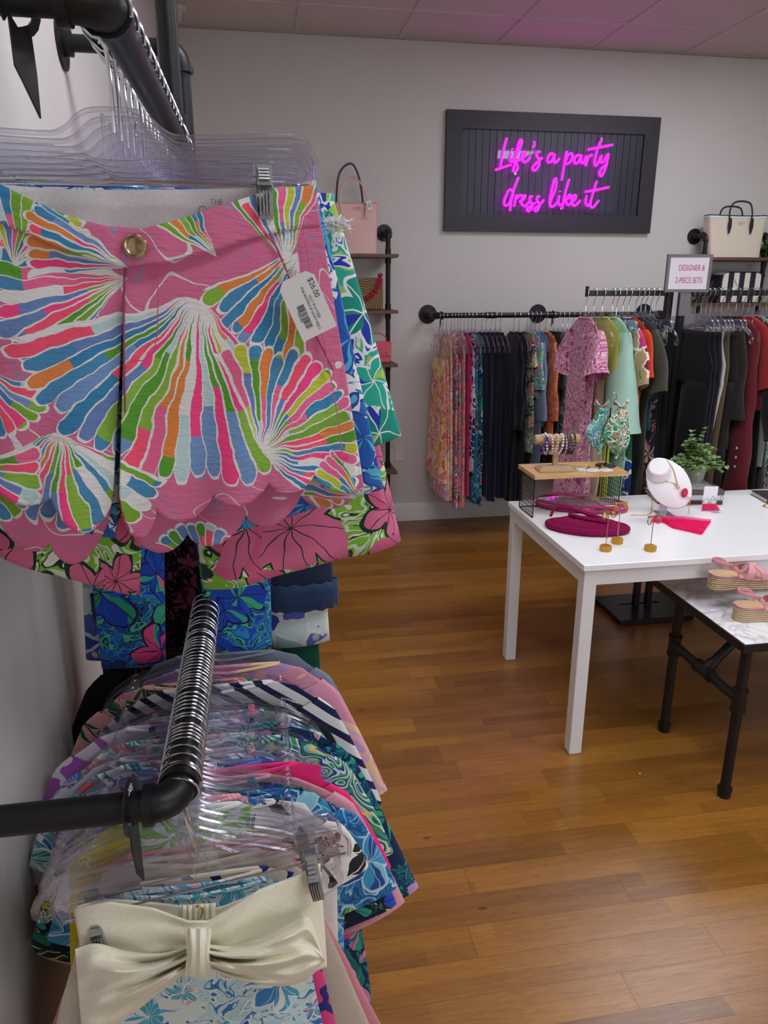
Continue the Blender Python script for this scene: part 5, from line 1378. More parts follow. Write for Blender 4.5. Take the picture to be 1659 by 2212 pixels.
# white tassel earrings on a card
t = thing('tassel_earrings', 'white fringed tassel earrings with gold studs lying on a small card on the riser', 'earrings', Vector((1.30, 2.70, RT)))
obj('card', M().box((-.035,-.006,0),(.02,.03,.0012)), plain('e9e9e9', .6), t, smooth=False)
for dx, dy in ((0,0),(.036,-.004)):
    m = M(); m.tube(smoothpath([(dx-.014,dy,.004),(dx,dy+.009,.006),(dx+.014,dy,.004)],5), .002, 6)
    ts = obj('earring', m, GOLD, t); m = M(); rs = random.Random(4)
    for k_ in range(34):
        a = -pi*.15-pi*.7*k_/33; ln = rs.uniform(.022,.028)
        m.tube([(dx+.006*cos(a), dy+.003*sin(a), .004),(dx+ln*.7*cos(a), dy+ln*.6*sin(a)-.003, .0045),(dx+ln*cos(a), dy+ln*.9*sin(a)-.004, .0015)], .0009, 4)
    obj('tassel', m, cloth('ececec'), ts)
    obj('stud', M().ball((dx,dy+.01,.008), .004, 10, 8), plain('b98a4c', .3, .8), ts)
t.scale = (1.45, 1.45, 1.45)
# S-stand with green scarf bows
p = Vector((1.392, 2.76, RT))
t = thing('display_stand', 'black round-based display stand with a silver hook on the wooden riser', 'display stand', p)
obj('base', M().lathe([(.04,0),(.042,.0015),(.04,.0035),(.006,.0045),(.004,.008)], n=40), BLACKMETAL, t)
m = M(); m.cyl((0,0,.004),(0,0,.24),.0028,10); obj('pole', m, BLACKMETAL, t)
m = M(); m.tube(smoothpath([(0,0,.23),(-.001,0,.265),(.002,0,.292),(.012,0,.3),(.021,0,.285),(.02,0,.25)],6), .0018, 8); obj('hook', m, CHROME, t)
J = pr('jungle')
def scrunch(label, c, hx_, hz, seed, mat, cat='hair accessory', tail=True):
    t = thing('scarf_twist', label, cat, c, R(-12))
    m = M(); rs = random.Random(seed); p = [rs.uniform(0,6) for _ in range(4)]
    def fn(s, t_):
        a = 2*pi*s; k_ = t_
        prof = (sin(pi*min(1, k_*1.02+.06))**.75)*(.55+.55*k_)+.12
        fl = 1+.13*sin(a*5+p[0]+k_*4)+.07*sin(a*11+p[1]+k_*9)
        x = hx_*prof*cos(a)*fl+.008*sin(k_*7+p[2]); y = .022*prof*sin(a)*fl
        return (x, y, -k_*hz*2)
    m.grid(fn, 64, 46, wrap=True); obj('fabric_body', m, mat, t)
    m = M()
    for sx_ in (-1, 1):
        m.grid(lambda s, q: (sx_*(.004+.022*q)+.004*cos(2*pi*s), (.004+.01*q)*sin(2*pi*s), .004+.016*q*(1+.5*sin(s*12))+.006*cos(2*pi*s)*q), 18, 6, wrap=True)
    obj('knot_tie', m, mat, t)
    return t
scrunch('green palm and pink floral fabric bow pouch hanging from the silver hook above the riser', p+Vector((.024, -.035, .248)), .05, .105, 3, J)
scrunch('blue and green floral fabric bow pouch hanging left of the palm print one', p+Vector((-.03, .02, .24)), .046, .096, 8, flower_print('print_blue_jungle', '4f9f8a', ['2f7f6a','6f9fd8','e8907a','2f8a5a','8fd0c8'], 'eef3ea', 17, seed=31.2))
# clear tote with magenta trim lying down
MAG = cloth('b32763')
t = thing('clear_tote', 'clear round vinyl bag with magenta piping and blue patterned lining lying on the table', 'bag', (1.30, 2.79, TZ), R(-24))
out = [( .185*cos(a)*(1+.06*cos(a)), .085*sin(a)) for a in [2*pi*i/48 for i in range(48)]]
m = M(); m.tube([(x,y,.012) for x, y in out], .006, 8, closed=True); obj('piping', m, MAG, t)
m = M(); m.tube([(x*.985,y*.97,.030) for x, y in out], .0045, 8, closed=True); obj('top_piping', m, MAG, t)
def dome(zz, k_): return lambda s, q: (lambda a: (.182*cos(a)*q, .083*sin(a)*q, zz+k_*(1-q*q)+.003*sin(q*9+a*3)*(1-q)))(2*pi*s)
PVC = clear_mat('clear_vinyl', 'f6dfea', .16, .06)
obj('clear_panel', M().grid(dome(.030,.022), 48, 12, wrap=True), PVC, t, solid=.001)
obj('lining', M().grid(lambda s, q: (lambda a: (-.03+.14*cos(a)*q, .076*sin(a)*q, .012+.012*(1-q*q)))(2*pi*s), 40, 8, wrap=True), flower_print('print_vinyl_lining', 'c9c4d8', ['3f4f9a','6f5aa0','9f88c0','dfdce8','2f3f80'], 'e9e4ee', 26, seed=33), t)
m = M(); m.tube([(-.15,.03,.044),(-.08,.02,.054),(.02,-.015,.05),(.1,-.05,.035),(.16,-.07,.02)], .017, 8, b=.0012, up=(0,0,1)); obj('handle', m, MAG, t)
m = M(); m.tube(smoothpath([(-.15,.035,.042),(-.06,.06,.046),(.05,.05,.044),(.15,.02,.036)],4), .010, 8, b=.0012, up=(0,0,1)); obj('handle', m, MAG, t)
# crochet bag
def crochet():
    t_ = NT('magenta_crochet'); o = t_.obj(); x, y, z = t_.xyz(o)
    a = t_.m('SINE', t_.m('MULTIPLY', x, 1100.0)); b = t_.m('SINE', t_.m('ADD', t_.m('MULTIPLY', t_.m('ADD', y, z), 1100.0), t_.m('MULTIPLY', a, .8)))
    return t_.finish(t_.mix(t_.m('MULTIPLY', t_.m('ADD', b, 1.0), .5), lin('7e0f45'), lin('b01c63')), .85, bump=t_.m('MULTIPLY', a, b), bstr=.9, bdist=.002, spec=.15)
CRO = crochet()
t = thing('crochet_bag', 'magenta crochet half moon handbag lying flat at the left edge of the white table', 'bag', (1.215, 2.515, TZ), R(-23))
def cb_(s, q):
    a = 2*pi*s; x = .148*cos(a)*q; yy = sin(a)
    y = (.07*yy if yy > 0 else .085*yy)*q*(1-.12*cos(a)**2)
    return (x, y, .006+.036*(1-q**5)+.0018*sin(x*150)*(1-q))
obj('body', M().grid(cb_, 60, 16, wrap=True), CRO, t, solid=.006)
m = M(); m.tube([(.146*cos(a), (.068 if sin(a) > 0 else .083)*sin(a)*(1-.12*cos(a)**2), .014) for a in [2*pi*i/60 for i in range(60)]], .0135, 10, closed=True); obj('ribbed_edge', m, CRO, t)
for o_ in (0, .012):
    m = M(); m.tube(smoothpath([(-.138,.035,.034),(-.12,.066+o_*.3,.058),(-.06,.05+o_,.06),(.0,.02+o_,.054),(.05,-.012+o_,.05),(.075,-.035+o_,.048),(.04,-.042+o_,.05),(-.03,-.02+o_,.052),(-.07,.01+o_,.05)],6), .0058, 8); obj('handle', m, CRO, t)
# gold hex block earring stands
def hexstand(u, v, label, h, rz, kind):
    q = T(u, v); t = thing('earring_stand', label, 'earring stand', (q.x, q.y+.012, TZ), R(rz), 'gold earring stands with hexagon blocks')
    hx_ = [(.021*cos(pi/3*i+.5), .021*sin(pi/3*i+.5)) for i in range(6)]
    obj('base', M().prism(hx_, 0, .02, 'z'), GOLDMATTE, t, smooth=False, bevel=.0008)
    m = M(); m.cyl((0,0,.018),(0,0,h),.0016,8); obj('stem', m, plain('c59a84', .3, .9), t)
    obj('cross_bar', M().box((-.024,-.0028,h-.001),(.024,.0028,h+.004)), GOLD, t, smooth=False)
    for s in (-1, 1):
        x = s*.0135
        e = thing('earring', 'x', 'earring', (0,0,0))
        bpy.data.objects.remove(e, do_unlink=True)
    return t, q
st = [hexstand(1311, 1192, 'gold hexagon block earring stand nearest the crochet bag', .142, 8, 0),
      hexstand(1336, 1176, 'gold hexagon block earring stand just behind the left one', .152, -3, 1),
      hexstand(1408, 1192, 'gold hexagon block earring stand standing alone on the right', .125, 6, 2)]
DESC = ['small gold knotted hoop', 'gold disc drop', 'slim silver oval hoop']
for k_, ((t, q), h) in enumerate(zip(st, (.142, .152, .125))):
    for s, sd in ((-1, 'left'), (1, 'right')):
        m = M()
        if k_ == 2:
            m.tube([(.0052*sin(2*pi*i/20), 0, -.009+.0085*cos(2*pi*i/20)) for i in range(20)], [.0011+.0009*(1-cos(2*pi*i/20))/2 for i in range(20)], 8, closed=True)
        elif k_ == 0:
            m.tube([(.0058*sin(2*pi*i/20), .0012*sin(6*pi*i/20), -.007+.0062*cos(2*pi*i/20)) for i in range(20)], .0016, 8, closed=True); m.ball((0,0,-.0005), .0022, 8, 6)
        else:
            m.lathe([(.0052,-.001),(.0056,0),(.0052,.001)], (0,-.001,-.008), 20, (0,1,0)); m.ball((0,0,-.001), .0028, 8, 6)
        rr = t.rotation_euler.z
        o_ = obj('earring', m, GOLD if k_ < 2 else CHROME, None, loc=t.location+Vector((s*.018*cos(rr)+.004*sin(rr), s*.018*sin(rr)-.004*cos(rr), h-.001)), )
        o_.scale = (1.4, 1.4, 1.4)
        tag(o_, f'{DESC[k_]} earring, {sd} one on its gold stand', 'earring', 'earrings on the gold stands')
# necklace bust
WL = plain('f1f1f3', .45, name='white_leatherette', var=.004)
t = thing('necklace_bust', 'white oval necklace display bust on a clear easel foot', 'jewelry stand', (1.605, 2.625, TZ), R(-8))
PC = Vector((0, .012, .135)); RL_ = R(-32)
e1 = Vector((cos(RL_), 0, -sin(RL_))); e2 = Vector((sin(RL_)*.9, .42, cos(RL_)*.9)).normalized()
e2 = (e2-e1*e2.dot(e1)).normalized(); e3 = e1.cross(e2)
if e3.y > 0: e3 = -e3
def bust(s, q):
    a = 2*pi*s; x = .078*cos(a)*q; zz = .112*sin(a)*q
    if sin(a) > .2: x *= 1-.22*(sin(a)-.2)*q
    return PC+e1*x-e2*(-zz)+e3*(.018*(1-q*q))
obj('chest_plate', M().grid(bust, 64, 20, wrap=True), WL, t, solid=.006)
ctr = PC-e1*.004+e2*.07+e3*.03; axn = (e3+e2*.35+Vector((0,0,.25))).normalized()
obj('neck', M().lathe([(.050,-.03),(.043,-.014),(.0405,0),(.0405,.006),(.036,.0105),(.0001,.0112)], ctr, 44, axn, 1, 1), WL, t)
m = M(); m.box((-.016,.03,0),(.016,.036,.12)); m.box((-.03,-.02,0),(.03,.06,.005)); obj('clear_foot', m, clear_mat('lilac_acrylic', 'e8dcf2', .25), t, smooth=False)
M4 = t.matrix_basis.copy()
bpy.context.view_layer.update(); M4 = t.matrix_world.copy()
def bp_(x, z, lift=.006):
    # point on the plate surface
    q = min(1, sqrt((x/.078)**2+(z/.112)**2)); return M4 @ (PC+e1*x+e2*z+e3*(.018*(1-q*q)+lift))
nk = thing('necklace', 'gold chain necklace with a knotted lariat and a red stone pendant on the white bust', 'necklace', bp_(.02, .02))
inv = bp_(.02, .02)
def chain(pts, k_=7, r=.0021, step=.0052):
    P = smoothpath([Vector(p) for p in pts], k_); m = M(); acc = 0
    for i in range(len(P)-1):
        a, b = P[i], P[i+1]; d = (b-a).length; acc += d
        if acc >= step:
            acc = 0; tn = (b-a).normalized(); sd = tn.cross(Vector((0,1,0))).normalized() if i % 2 else Vector((0,1,0)).normalized()
            m.tube([a+tn*(.0038*cos(2*pi*j/8))+sd*(.0024*sin(2*pi*j/8)) for j in range(8)], .0009, 5, closed=True)
    return m
obj('chain', chain([bp_(-.045,.085,.02)-inv, bp_(-.036,.05)-inv, bp_(-.012,.015)-inv, bp_(.012,-.01)-inv, bp_(.018,-.03,.009)-inv]), GOLD, nk)
obj('chain', chain([bp_(.04,.08,.02)-inv, bp_(.042,.04)-inv, bp_(.03,.0)-inv, bp_(.02,-.03,.009)-inv]), GOLD, nk)
obj('chain_knot', M().ball(bp_(.019,-.032,.011)-inv, .007, 12, 8, (1,.8,1.3)), plain('e2cfa0', .35, .6, bump=.5, bsc=600), nk)
pd = bp_(.028,-.066,.012)-inv
obj('stone_pendant', M().ball(pd, .0155, 12, 6, (.95,.5,1.25)), plain('c91f4a', .15, name='red_stone'), nk, smooth=False)
obj('chain', chain([bp_(.029,-.082,.012)-inv, bp_(.032,-.1,.014)-inv, Vector((bp_(.032,-.1,.02).x, bp_(.032,-.1,.02).y, TZ+.02))-inv]), GOLD, nk)
# loose chain lying to the left of the bust
q0 = T(1345, 1100); m = chain([Vector((-.1,0,.003)), Vector((-.05,.01,.003)), Vector((-.02,-.006,.003)), Vector((0,0,.003))], 10)
cn = thing('loose_chain', 'thin gold chain draped on the table between the clear bag and the bust', 'necklace', (1.555, 2.67, TZ))
obj('chain', chain([(-.09,-.02,.003),(-.04,-.03,.003),(-.005,-.02,.003),(.012,.0,.02),(.02,.02,.06),(.024,.03,.1)], 10), GOLD, cn)
# organza pouch 
def organza():
    t_ = NT('pink_organza')
    tr = t_.n('ShaderNodeBsdfTransparent', Color=lin('ff9fc4')); df = t_.n('ShaderNodeBsdfDiffuse', Color=lin('f0357f'))
    tn = t_.n('ShaderNodeBsdfTranslucent', Color=lin('f0357f')); a_ = t_.n('ShaderNodeAddShader', i0=df.outputs[0], i1=tn.outputs[0])
    mx = t_.n('ShaderNodeMixShader', i0=t_.m('ADD', .22, t_.m('MULTIPLY', t_.noise(t_.obj(), 40, 3), .3)), i1=tr.outputs[0], i2=df.outputs[0])
    t_.t.links.new(mx.outputs[0], t_.out.inputs[0]); return t_.mat
ORG = organza()
t = thing('organza_pouch', 'sheer hot pink organza drawstring pouch lying in front of the white bust', 'pouch', (1.61, 2.51, TZ), R(48))
for zz, ph in ((.003, 0), (.010, 2)):
    obj('sheer_layer', M().grid(lambda s, q: ((s-.5)*lerp_table([(0,.2),(.55,.15),(.78,.04),(1,.1)], q), -.09+.2*q, zz+.006*sin(pi*s)*(sin(pi*min(1,q*1.2))**.5)+.004*sin(s*22+q*7+ph)*q), 50, 40), ORG, t)
m = M(); m.tube(smoothpath([(-.02,.05,.012),(.03,.055,.018),(.075,.06,.01),(.08,.03,.006),(.05,.045,.008)],6), .0025, 6, b=.0007, up=(0,0,1)); obj('ribbon', m, plain('d81f68', .4), t)
# potted eucalyptus
pp = Vector((1.93, 3.0-.11, TZ))
POT = NT('ribbed_pot'); x_, y_, z_ = POT.xyz(POT.obj()); an_ = POT.m('ARCTAN2', y_, x_)
rb = POT.m('SINE', POT.m('MULTIPLY', an_, 34.0)); POTM = POT.finish(POT.mix(POT.m('MULTIPLY', POT.m('ADD', rb, 1.0), .5), lin('8f8c8a'), lin('b7b4b1')), .8, bump=rb, bstr=.6, bdist=.003)
t = thing('potted_plant', 'small green eucalyptus plant in a grey ribbed pot behind the white bust', 'plant', pp)
obj('pot', M().lathe([(.036,0),(.043,.02),(.047,.05),(.045,.082),(.041,.084),(.040,.07)], n=44), POTM, t)
def leafmat(a, b, nm):
    t_ = NT(nm); return t_.finish(t_.mix(t_.noise(t_.obj(), 25, 2), lin(a), lin(b)), .5, spec=.4)
LF = leafmat('4f7a40', 'a9c47c', 'eucalyptus_leaf')
lv = M(); stm = M(); rs = random.Random(12)
def leaf(m, c, d, up, L_, W_):
    d = d.normalized(); sd = d.cross(up).normalized(); nn = sd.cross(d)
    k_ = 5; vs = []
    for i in range(k_+1):
        f = i/k_; w_ = W_*sin(pi*(f*.9+.08))**.7 if i < k_ else 0
        p_ = c+d*(L_*f)-nn*(.25*L_*f*f)
        vs += [p_-sd*w_+nn*w_*.25, p_, p_+sd*w_+nn*w_*.25]
    m.add(vs, [(i*3+j, i*3+j+1, i*3+j+4, i*3+j+3) for i in range(k_) for j in (0, 1)])
for i in range(62):
    a = rs.uniform(0, 2*pi); e = rs.uniform(.1, 1.35)
    if i < 5: e = rs.uniform(1.15, 1.5)
    Ls = rs.uniform(.10, .15)*(1.25 if i < 5 else 1)*(1.0 if e < .6 else .95); d = Vector((cos(a)*cos(e), sin(a)*cos(e)*.8, sin(e)))
    P = [Vector((0,0,.07))+d*Ls*(k_/9)+Vector((0,0,-.05*(k_/9)**2*cos(e)))+Vector((rs.uniform(-.002,.002),)*3) for k_ in range(10)]
    stm.tube(P, .0011, 5, caps=False)
    for k_ in range(2, 10, 2 if i % 2 else 1):
        for s in (-1, 1):
            sd = d.cross(Vector((0,0,1))).normalized()*s
            sd = (Quaternion(d, rs.uniform(-1, 1)) @ sd)
            leaf(lv, P[k_], sd+d*.7, Vector((rs.uniform(-.3,.3), rs.uniform(-.3,.3), 1)), rs.uniform(.018,.025), rs.uniform(.009,.013))
obj('leaves', lv, LF, t, solid=.0004); obj('stems', stm, plain('5f7a48', .7), t)
obj('soil', M().lathe([(.0405,.062),(.03,.068),(.001,.07)], n=30), plain('3a3026', .95), t)
# books
def book(label, c, sz, rz, cov, spine_t=None, cov_t=None, group='books under the plant', tcol='d8d8d8'):
    t = thing('book', label, 'book', c, R(rz), group); w_, d_, h_ = sz
    obj('pages', M().box((-w_/2+.003,-d_/2+.004,.002),(w_/2-.004,d_/2-.004,h_-.002)), plain('d9d4c8', .8, bump=.3, bsc=900), t, smooth=False)
    obj('cover', M().box((-w_/2,-d_/2,0),(w_/2,d_/2,.002)).box((-w_/2,-d_/2,h_-.002),(w_/2,d_/2,h_)).box((-w_/2,-d_/2,.002),(w_/2,-d_/2+.002,h_-.002)), plain(cov, .45, name='cover_'+cov), t, smooth=False)
    return t
bc_ = (1.82, 2.86)
book('dark red hardcover book, lowest of the pile beneath the plant', (bc_[0]-.005, bc_[1]-.005, TZ), (.27,.2,.016), -12, '4a1f22')
bk_ = book('white spined book in the middle of the pile beneath the plant', (bc_[0], bc_[1], TZ+.0165), (.265,.195,.022), -10, 'd5d2d6')
bk_ = book('large photo book with a grey landscape cover, topmost of the pile', (bc_[0]+.004, bc_[1]+.004, TZ+.039), (.27,.2,.02), -12, '5a4c44')
obj('cover_photo', M().box((-.11,-.082,.0202),(.115,.08,.0208)), band_print('grey_landscape', ['4a4848','8f8f90','c9c9cb','6a6868','dddde0'], 14, 4, 2, 5), bk_, smooth=False)
pp_z = TZ+.0595
for o_ in bpy.data.objects:
    if o_.name == 'potted_plant': o_.location = (bc_[0]+.07, bc_[1]+.045, pp_z)
# clear earring T-stands
def tstand(label, q, h, w_, rz):
    t = thing('acrylic_stand', label, 'earring stand', q, R(rz), 'clear acrylic earring stands')
    obj('base', M().box((-.021,-.017,0),(.021,.017,.006), .001), ACRYLIC, t, smooth=False)
    obj('stem', M().box((-.003,-.0015,.006),(.003,.0015,h), .0005), ACRYLIC, t, smooth=False)
    obj('cross_bar', M().box((-w_,-.0015,h),(w_,.0015,h+.006), .0005), ACRYLIC, t, smooth=False)
    return t
q = T(1490, 1092); tstand('taller clear acrylic T-shaped earring stand beside the books', (q.x, q.y+.01, TZ), .092, .024, 5)
q2 = T(1548, 1108); tstand('shorter clear acrylic T-shaped earring stand in front of the white earring card', (q2.x, q2.y+.01, TZ), .066, .026, 0)
for s, sd in ((-1, 'left'), (1, 'right')):
    o_ = obj('earring', M().tube([(0,-.003,0),(.001,-.004,-.012),(0,-.003,-.02)], .0012, 6).ball((0,-.003,-.022), .0028, 8, 6), CHROME, None, loc=(q.x+s*.017, q.y+.01, TZ+.092)); tag(o_, f'silver drop earring, {sd} one on the taller clear stand', 'earring', 'earrings on the clear stands')
    m = M(); m.tube([(.0075*sin(2*pi*i/18), -.003, -.008+.0075*cos(2*pi*i/18)) for i in range(18)], .0011, 6, closed=True)
    o_ = obj('earring', m, plain('8f9fc0', .2, .8), None, loc=(q2.x+s*.02, q2.y+.009, TZ+.068)); tag(o_, f'blue silver hoop earring, {sd} one on the shorter clear stand', 'earring', 'earrings on the clear stands')
t = thing('earring_card', 'white earring card with two silver rings and hot pink tassels leaning on the table', 'earrings', (q2.x-.005, q2.y+.05, TZ), R(-5))
m = M(); m.box((-.03,0,.012),(.03,.0012,.1)); cd = obj('card', m, plain('ececee', .5, var=.004), t, smooth=False); 
for s in (-1, 1):
    m = M(); m.tube([(s*.016+.013*sin(2*pi*i/22), -.004, .036+.013*cos(2*pi*i/22)) for i in range(22)], .0013, 6, closed=True); e_ = obj('ring', m, CHROME, t)
    m = M(); rs = random.Random(3)
    for k_ in range(26):
        xx = s*.016+(k_/25-.5)*.03; m.tube([(xx*.9,-.004,.026),(xx*1.1,-.01,.012),(xx*1.25,-.02,.002)], .0011, 4)
    obj('tassel', m, cloth('e0245f'), e_)
# corner of another stack at the picture edge
q = T(1652, 1082)
book('small dark book at the right end of the white table', (q.x+.05, q.y+.02, TZ), (.12,.15,.02), -10, '2a2226', group=None)
q = T(1655, 1095)
o_ = obj('bangle', M().tube([(.02*cos(2*pi*i/30), .02*sin(2*pi*i/30), .0025) for i in range(30)], .0022, 8, closed=True), GOLD, None, loc=(q.x+.01, q.y-.0, TZ)); tag(o_, 'gold bangle lying flat by the small dark book', 'bangle')

# ================================================================= sandals
SUEDE = cloth('dd9aa4'); ROPE = None
def rope():
    t_ = NT('rope_sole'); x, y, z = t_.xyz(t_.obj()); s_ = t_.m('SINE', t_.m('ADD', t_.m('MULTIPLY', z, 900.0), t_.m('MULTIPLY', t_.noise(t_.obj(), 60, 2), 6.0)))
    return t_.finish(t_.mix(t_.m('MULTIPLY', t_.m('ADD', s_, 1.0), .5), lin('a58a66'), lin('dbc6a4')), .9, bump=s_, bstr=.7, bdist=.002)
ROPE = rope(); INS = cloth('cfae84')
def foot_w(s):   # half width and side shift along the sole, 0 heel to 1 toe
    w_ = lerp_table([(0,.012),(.05,.024),(.15,.031),(.35,.030),(.55,.036),(.75,.043),(.9,.036),(.97,.022),(1,.008)], s)
    return w_, .006*sin(s*3)
def sandal(label, loc, rz, L_=.225):
    t = thing('sandal', label, 'sandal', loc, R(rz), 'pair of pink wedge sandals')
    def sole(zb, zt, k_=1.0, ins=0):
        m = M(); N = 40
        def ring(s): return foot_w(s)
        vs = []; 
        def fn(a_, q):
            # perimeter parameter
            a = 2*pi*a_; s = .5-.5*cos(a); w_, sh = foot_w(s); sg = 1 if sin(a) >= 0 else -1
            x = s*L_; y = sh+sg*(w_-ins)*k_
            return (x, y, zb(s)+(zt(s)-zb(s))*q)
        m.grid(fn, 72, 4, wrap=True)
        for q, rev in ((0, True), (1, False)):
            o = len(m.v); K = 36
            for i in range(K+1):
                s = i/K; w_, sh = foot_w(s)
                m.v += [(s*L_, sh-(w_-ins)*k_, zb(s)+(zt(s)-zb(s))*q), (s*L_, sh+(w_-ins)*k_, zb(s)+(zt(s)-zb(s))*q)]
            for i in range(K):
                f = (o+2*i, o+2*i+2, o+2*i+3, o+2*i+1); m.f.append(f if q else f[::-1])
        return m
    top = lambda s: lerp_table([(0,.052),(.3,.047),(.6,.034),(1,.032)], s)
    bot = lambda s: lerp_table([(0,.001),(.45,.001),(.8,.001),(1,.010)], s)
    obj('rope_sole', sole(bot, top), ROPE, t)
    obj('footbed', sole(top, lambda s: top(s)+.006, .96), INS, t)
    m = M(); m.tube([( (.5-.5*cos(a))*L_, foot_w(.5-.5*cos(a))[1]+(1 if sin(a) >= 0 else -1)*foot_w(.5-.5*cos(a))[0]*.99, top(.5-.5*cos(a))+.003) for a in [2*pi*i/60 for i in range(60)]], .0028, 6, closed=True); obj('pink_rand', m, SUEDE, t)
    def band(P, w_, nm='strap', k_=8):
        m = M(); m.tube(smoothpath(P, k_), w_, 10, b=.0014, up=None); return m
    def ribbon(P, wdir, w_, nm='strap', th=.0012):
        Q = smoothpath(P, 8); m = M(); wd = Vector(wdir).normalized(); ws = w_ if callable(w_) else (lambda f: w_)
        m.grid(lambda s, q: (lambda p: p)(tuple(Q[min(len(Q)-1, int(round(s*(len(Q)-1))))]+wd*(q-.5)*ws(s))), len(Q)-1, 4)
        return obj(nm, m, SUEDE, t, solid=.0022)
    h = .038
    # two crossing toe bands
    ribbon([(.175*1.0,-.043,h),(.168,-.036,h+.028),(.150,0,h+.043),(.128,.03,h+.032),(.118,.036,h+.004)], (1,.15,-.1), .03, 'toe_band')
    ribbon([(.120,-.036,h),(.130,-.032,h+.028),(.150,0,h+.046),(.172,.03,h+.03),(.178,.042,h)], (1,-.15,-.1), .028, 'toe_band')
    # ankle sling
    ribbon([(.085,-.032,.045),(.075,-.034,.075),(.05,-.03,.092),(.015,-.018,.1),(.002,0,.102),(.015,.02,.1),(.05,.032,.092),(.075,.036,.075),(.085,.034,.045)], (.1,0,1), .013, 'ankle_strap')
    ribbon([(.118,-.02,.080),(.1,-.03,.072),(.08,-.034,.070),(.06,-.033,.085)], (.3,0,1), .011, 'side_strap')
    m = M(); m.tube([(.055+.006*cos(2*pi*i/12), -.0345, .092+.006*sin(2*pi*i/12)) for i in range(12)], .0011, 6, closed=True); obj('gold_buckle', m, GOLD, t)
    return t
q = at(1575, 1330, z=BZ)
sandal('pink suede and rope wedge sandal standing directly on the marble top', (q.x-.005, q.y-.03, BZ), -6)
t = thing('acrylic_riser', 'low clear acrylic riser on the marble table under a pink sandal', 'riser', (1.475, 2.064, BZ), 0)
m = M(); m.box((-.01,0,.072),(.26,.088,.075)); obj('top_plate', m, ACRYLIC, t, smooth=False)
obj('side_plate', M().box((-.01,0,0),(-.007,.088,.072)), ACRYLIC, t, smooth=False); obj('side_plate', M().box((.257,0,0),(.26,.088,.072)), ACRYLIC, t, smooth=False)
sandal('pink suede and rope wedge sandal raised on the clear riser behind its mate', (1.482, 2.11, BZ+.0755), -2)
q = at(1652, 1245, z=BZ+.02)
t = thing('sandal', 'pale blue iridescent flat sandal at the picture edge on the marble table', 'sandal', (1.87, 2.11, BZ+.0), R(10), None)
m = M(); m.grid(lambda s, q_: ((s-.5)*.24, (q_-.5)*2*foot_w(min(.999, max(.001, s)))[0], .016+.004*sin(pi*s)), 30, 6); obj('footbed', m, plain('c9b493', .8), t, solid=.012)
IR = flower_print('print_iridescent_blue', 'a9c0d6', ['7fa6cf','d9c9a0','b9d0e0','6f8fc0'], 'dfe6ee', 30, seed=41)
m = M(); m.grid(lambda s, q_: (-.08+.05*s+.01*q_, -.036+.072*q_, .024+.03*sin(pi*q_)**.7), 10, 14); obj('strap', m, IR, t, solid=.002)
m = M(); m.grid(lambda s, q_: (.01+.04*s, -.04+.08*q_, .024+.032*sin(pi*q_)**.7), 10, 14); obj('strap', m, IR, t, solid=.002)

# ================================================================= bags on the shelves
def tote(name, label, loc, rz, W, H, D, mat, edge, top_k=1.08, grp=None):
    t = thing(name, label, 'handbag', loc, rz, grp)
    def fn(s, q):
        a = 2*pi*s; c, s_ = cos(a), sin(a); k_ = .3
        w_ = W/2*(1+(top_k-1)*q); d_ = D/2*(1-.35*q)
        x = w_*(abs(c)**k_)*(1 if c > 0 else -1); y = d_*(abs(s_)**k_)*(1 if s_ > 0 else -1)
        return (x, y-.004*sin(q*3+x*20)*(1 if s_ < 0 else 0), .003+H*q-(.006*(1-(x/w_)**2) if q > .95 else 0))
    m = M(); m.grid(fn, 64, 16, wrap=True); m.grid(lambda s, q: tuple(Vector((0,0,.003))*(1-q)+Vector(fn(s,0))*q), 64, 2, wrap=True)
    obj('body', m, mat, t)
    m = M(); m.tube([fn(i/64, 1) for i in range(64)], .0032, 6, closed=True); obj('top_edge', m, edge, t)
    return t, fn
BLUSH = plain('dcb0aa', .35, bump=.3, bsc=300, name='blush_leather')
zz = LSZ[0]
a = at(735, 548, y=4.86); b = at(817, 548, y=4.86); hgt = at(815, 440, y=4.86).z-zz
t, fn = tote('tote_bag', 'blush pink leather tote bag with tall handles on the top left shelf', ((a.x-.055+b.x)/2, 4.88, zz), 0, b.x-a.x+.03, hgt, .12, BLUSH, plain('c99a94', .4))
DK = plain('3a2028', .4, name='dark_handle_edge')
for y, dx, hh, mt in ((-.045, .0, .14, BLUSH), (.04, -.015, .23, DK)):
    m = M(); m.tube(smoothpath([(-.085+dx,y,hgt-.06),(-.09+dx,y,hgt+.02),(-.07+dx,y*.8,hgt+hh*.75),(-.0+dx,y*.6,hgt+hh),(.05+dx,y*.8,hgt+hh*.7),(.075+dx,y,hgt+.02),(.07+dx,y,hgt-.06)], 6), .0065, 8, b=.0045, up=(0,1,0)); h_ = obj('handle', m, mt, t)
    if mt is BLUSH:
        m = M(); m.tube(smoothpath([(-.085+dx,y+.003,hgt-.06),(-.09+dx,y+.003,hgt+.02),(-.07+dx,y*.8+.003,hgt+hh*.75+.005),(-.0+dx,y*.6,hgt+hh+.005),(.05+dx,y*.8,hgt+hh*.7+.005),(.077+dx,y,hgt+.02)], 6), .003, 6); obj('handle_edge', m, DK, h_)
m = M(); m.box((.062,-.069,hgt-.085),(.082,-.062,hgt-.015)); obj('handle_tab', m, BLUSH, t, smooth=False)
m = M(); m.box((-.01,-.066,hgt-.032),(.03,-.0655,hgt-.026)); obj('stamped_name', m, plain('b48c80', .4), t, smooth=False)
tg2 = thing('price_tag', 'small white price tag tied on the blush tote handle', 'price tag', t.location+Vector((.085, -.075, hgt-.015)), 0); tg2.rotation_euler = (0, R(-15), 0)
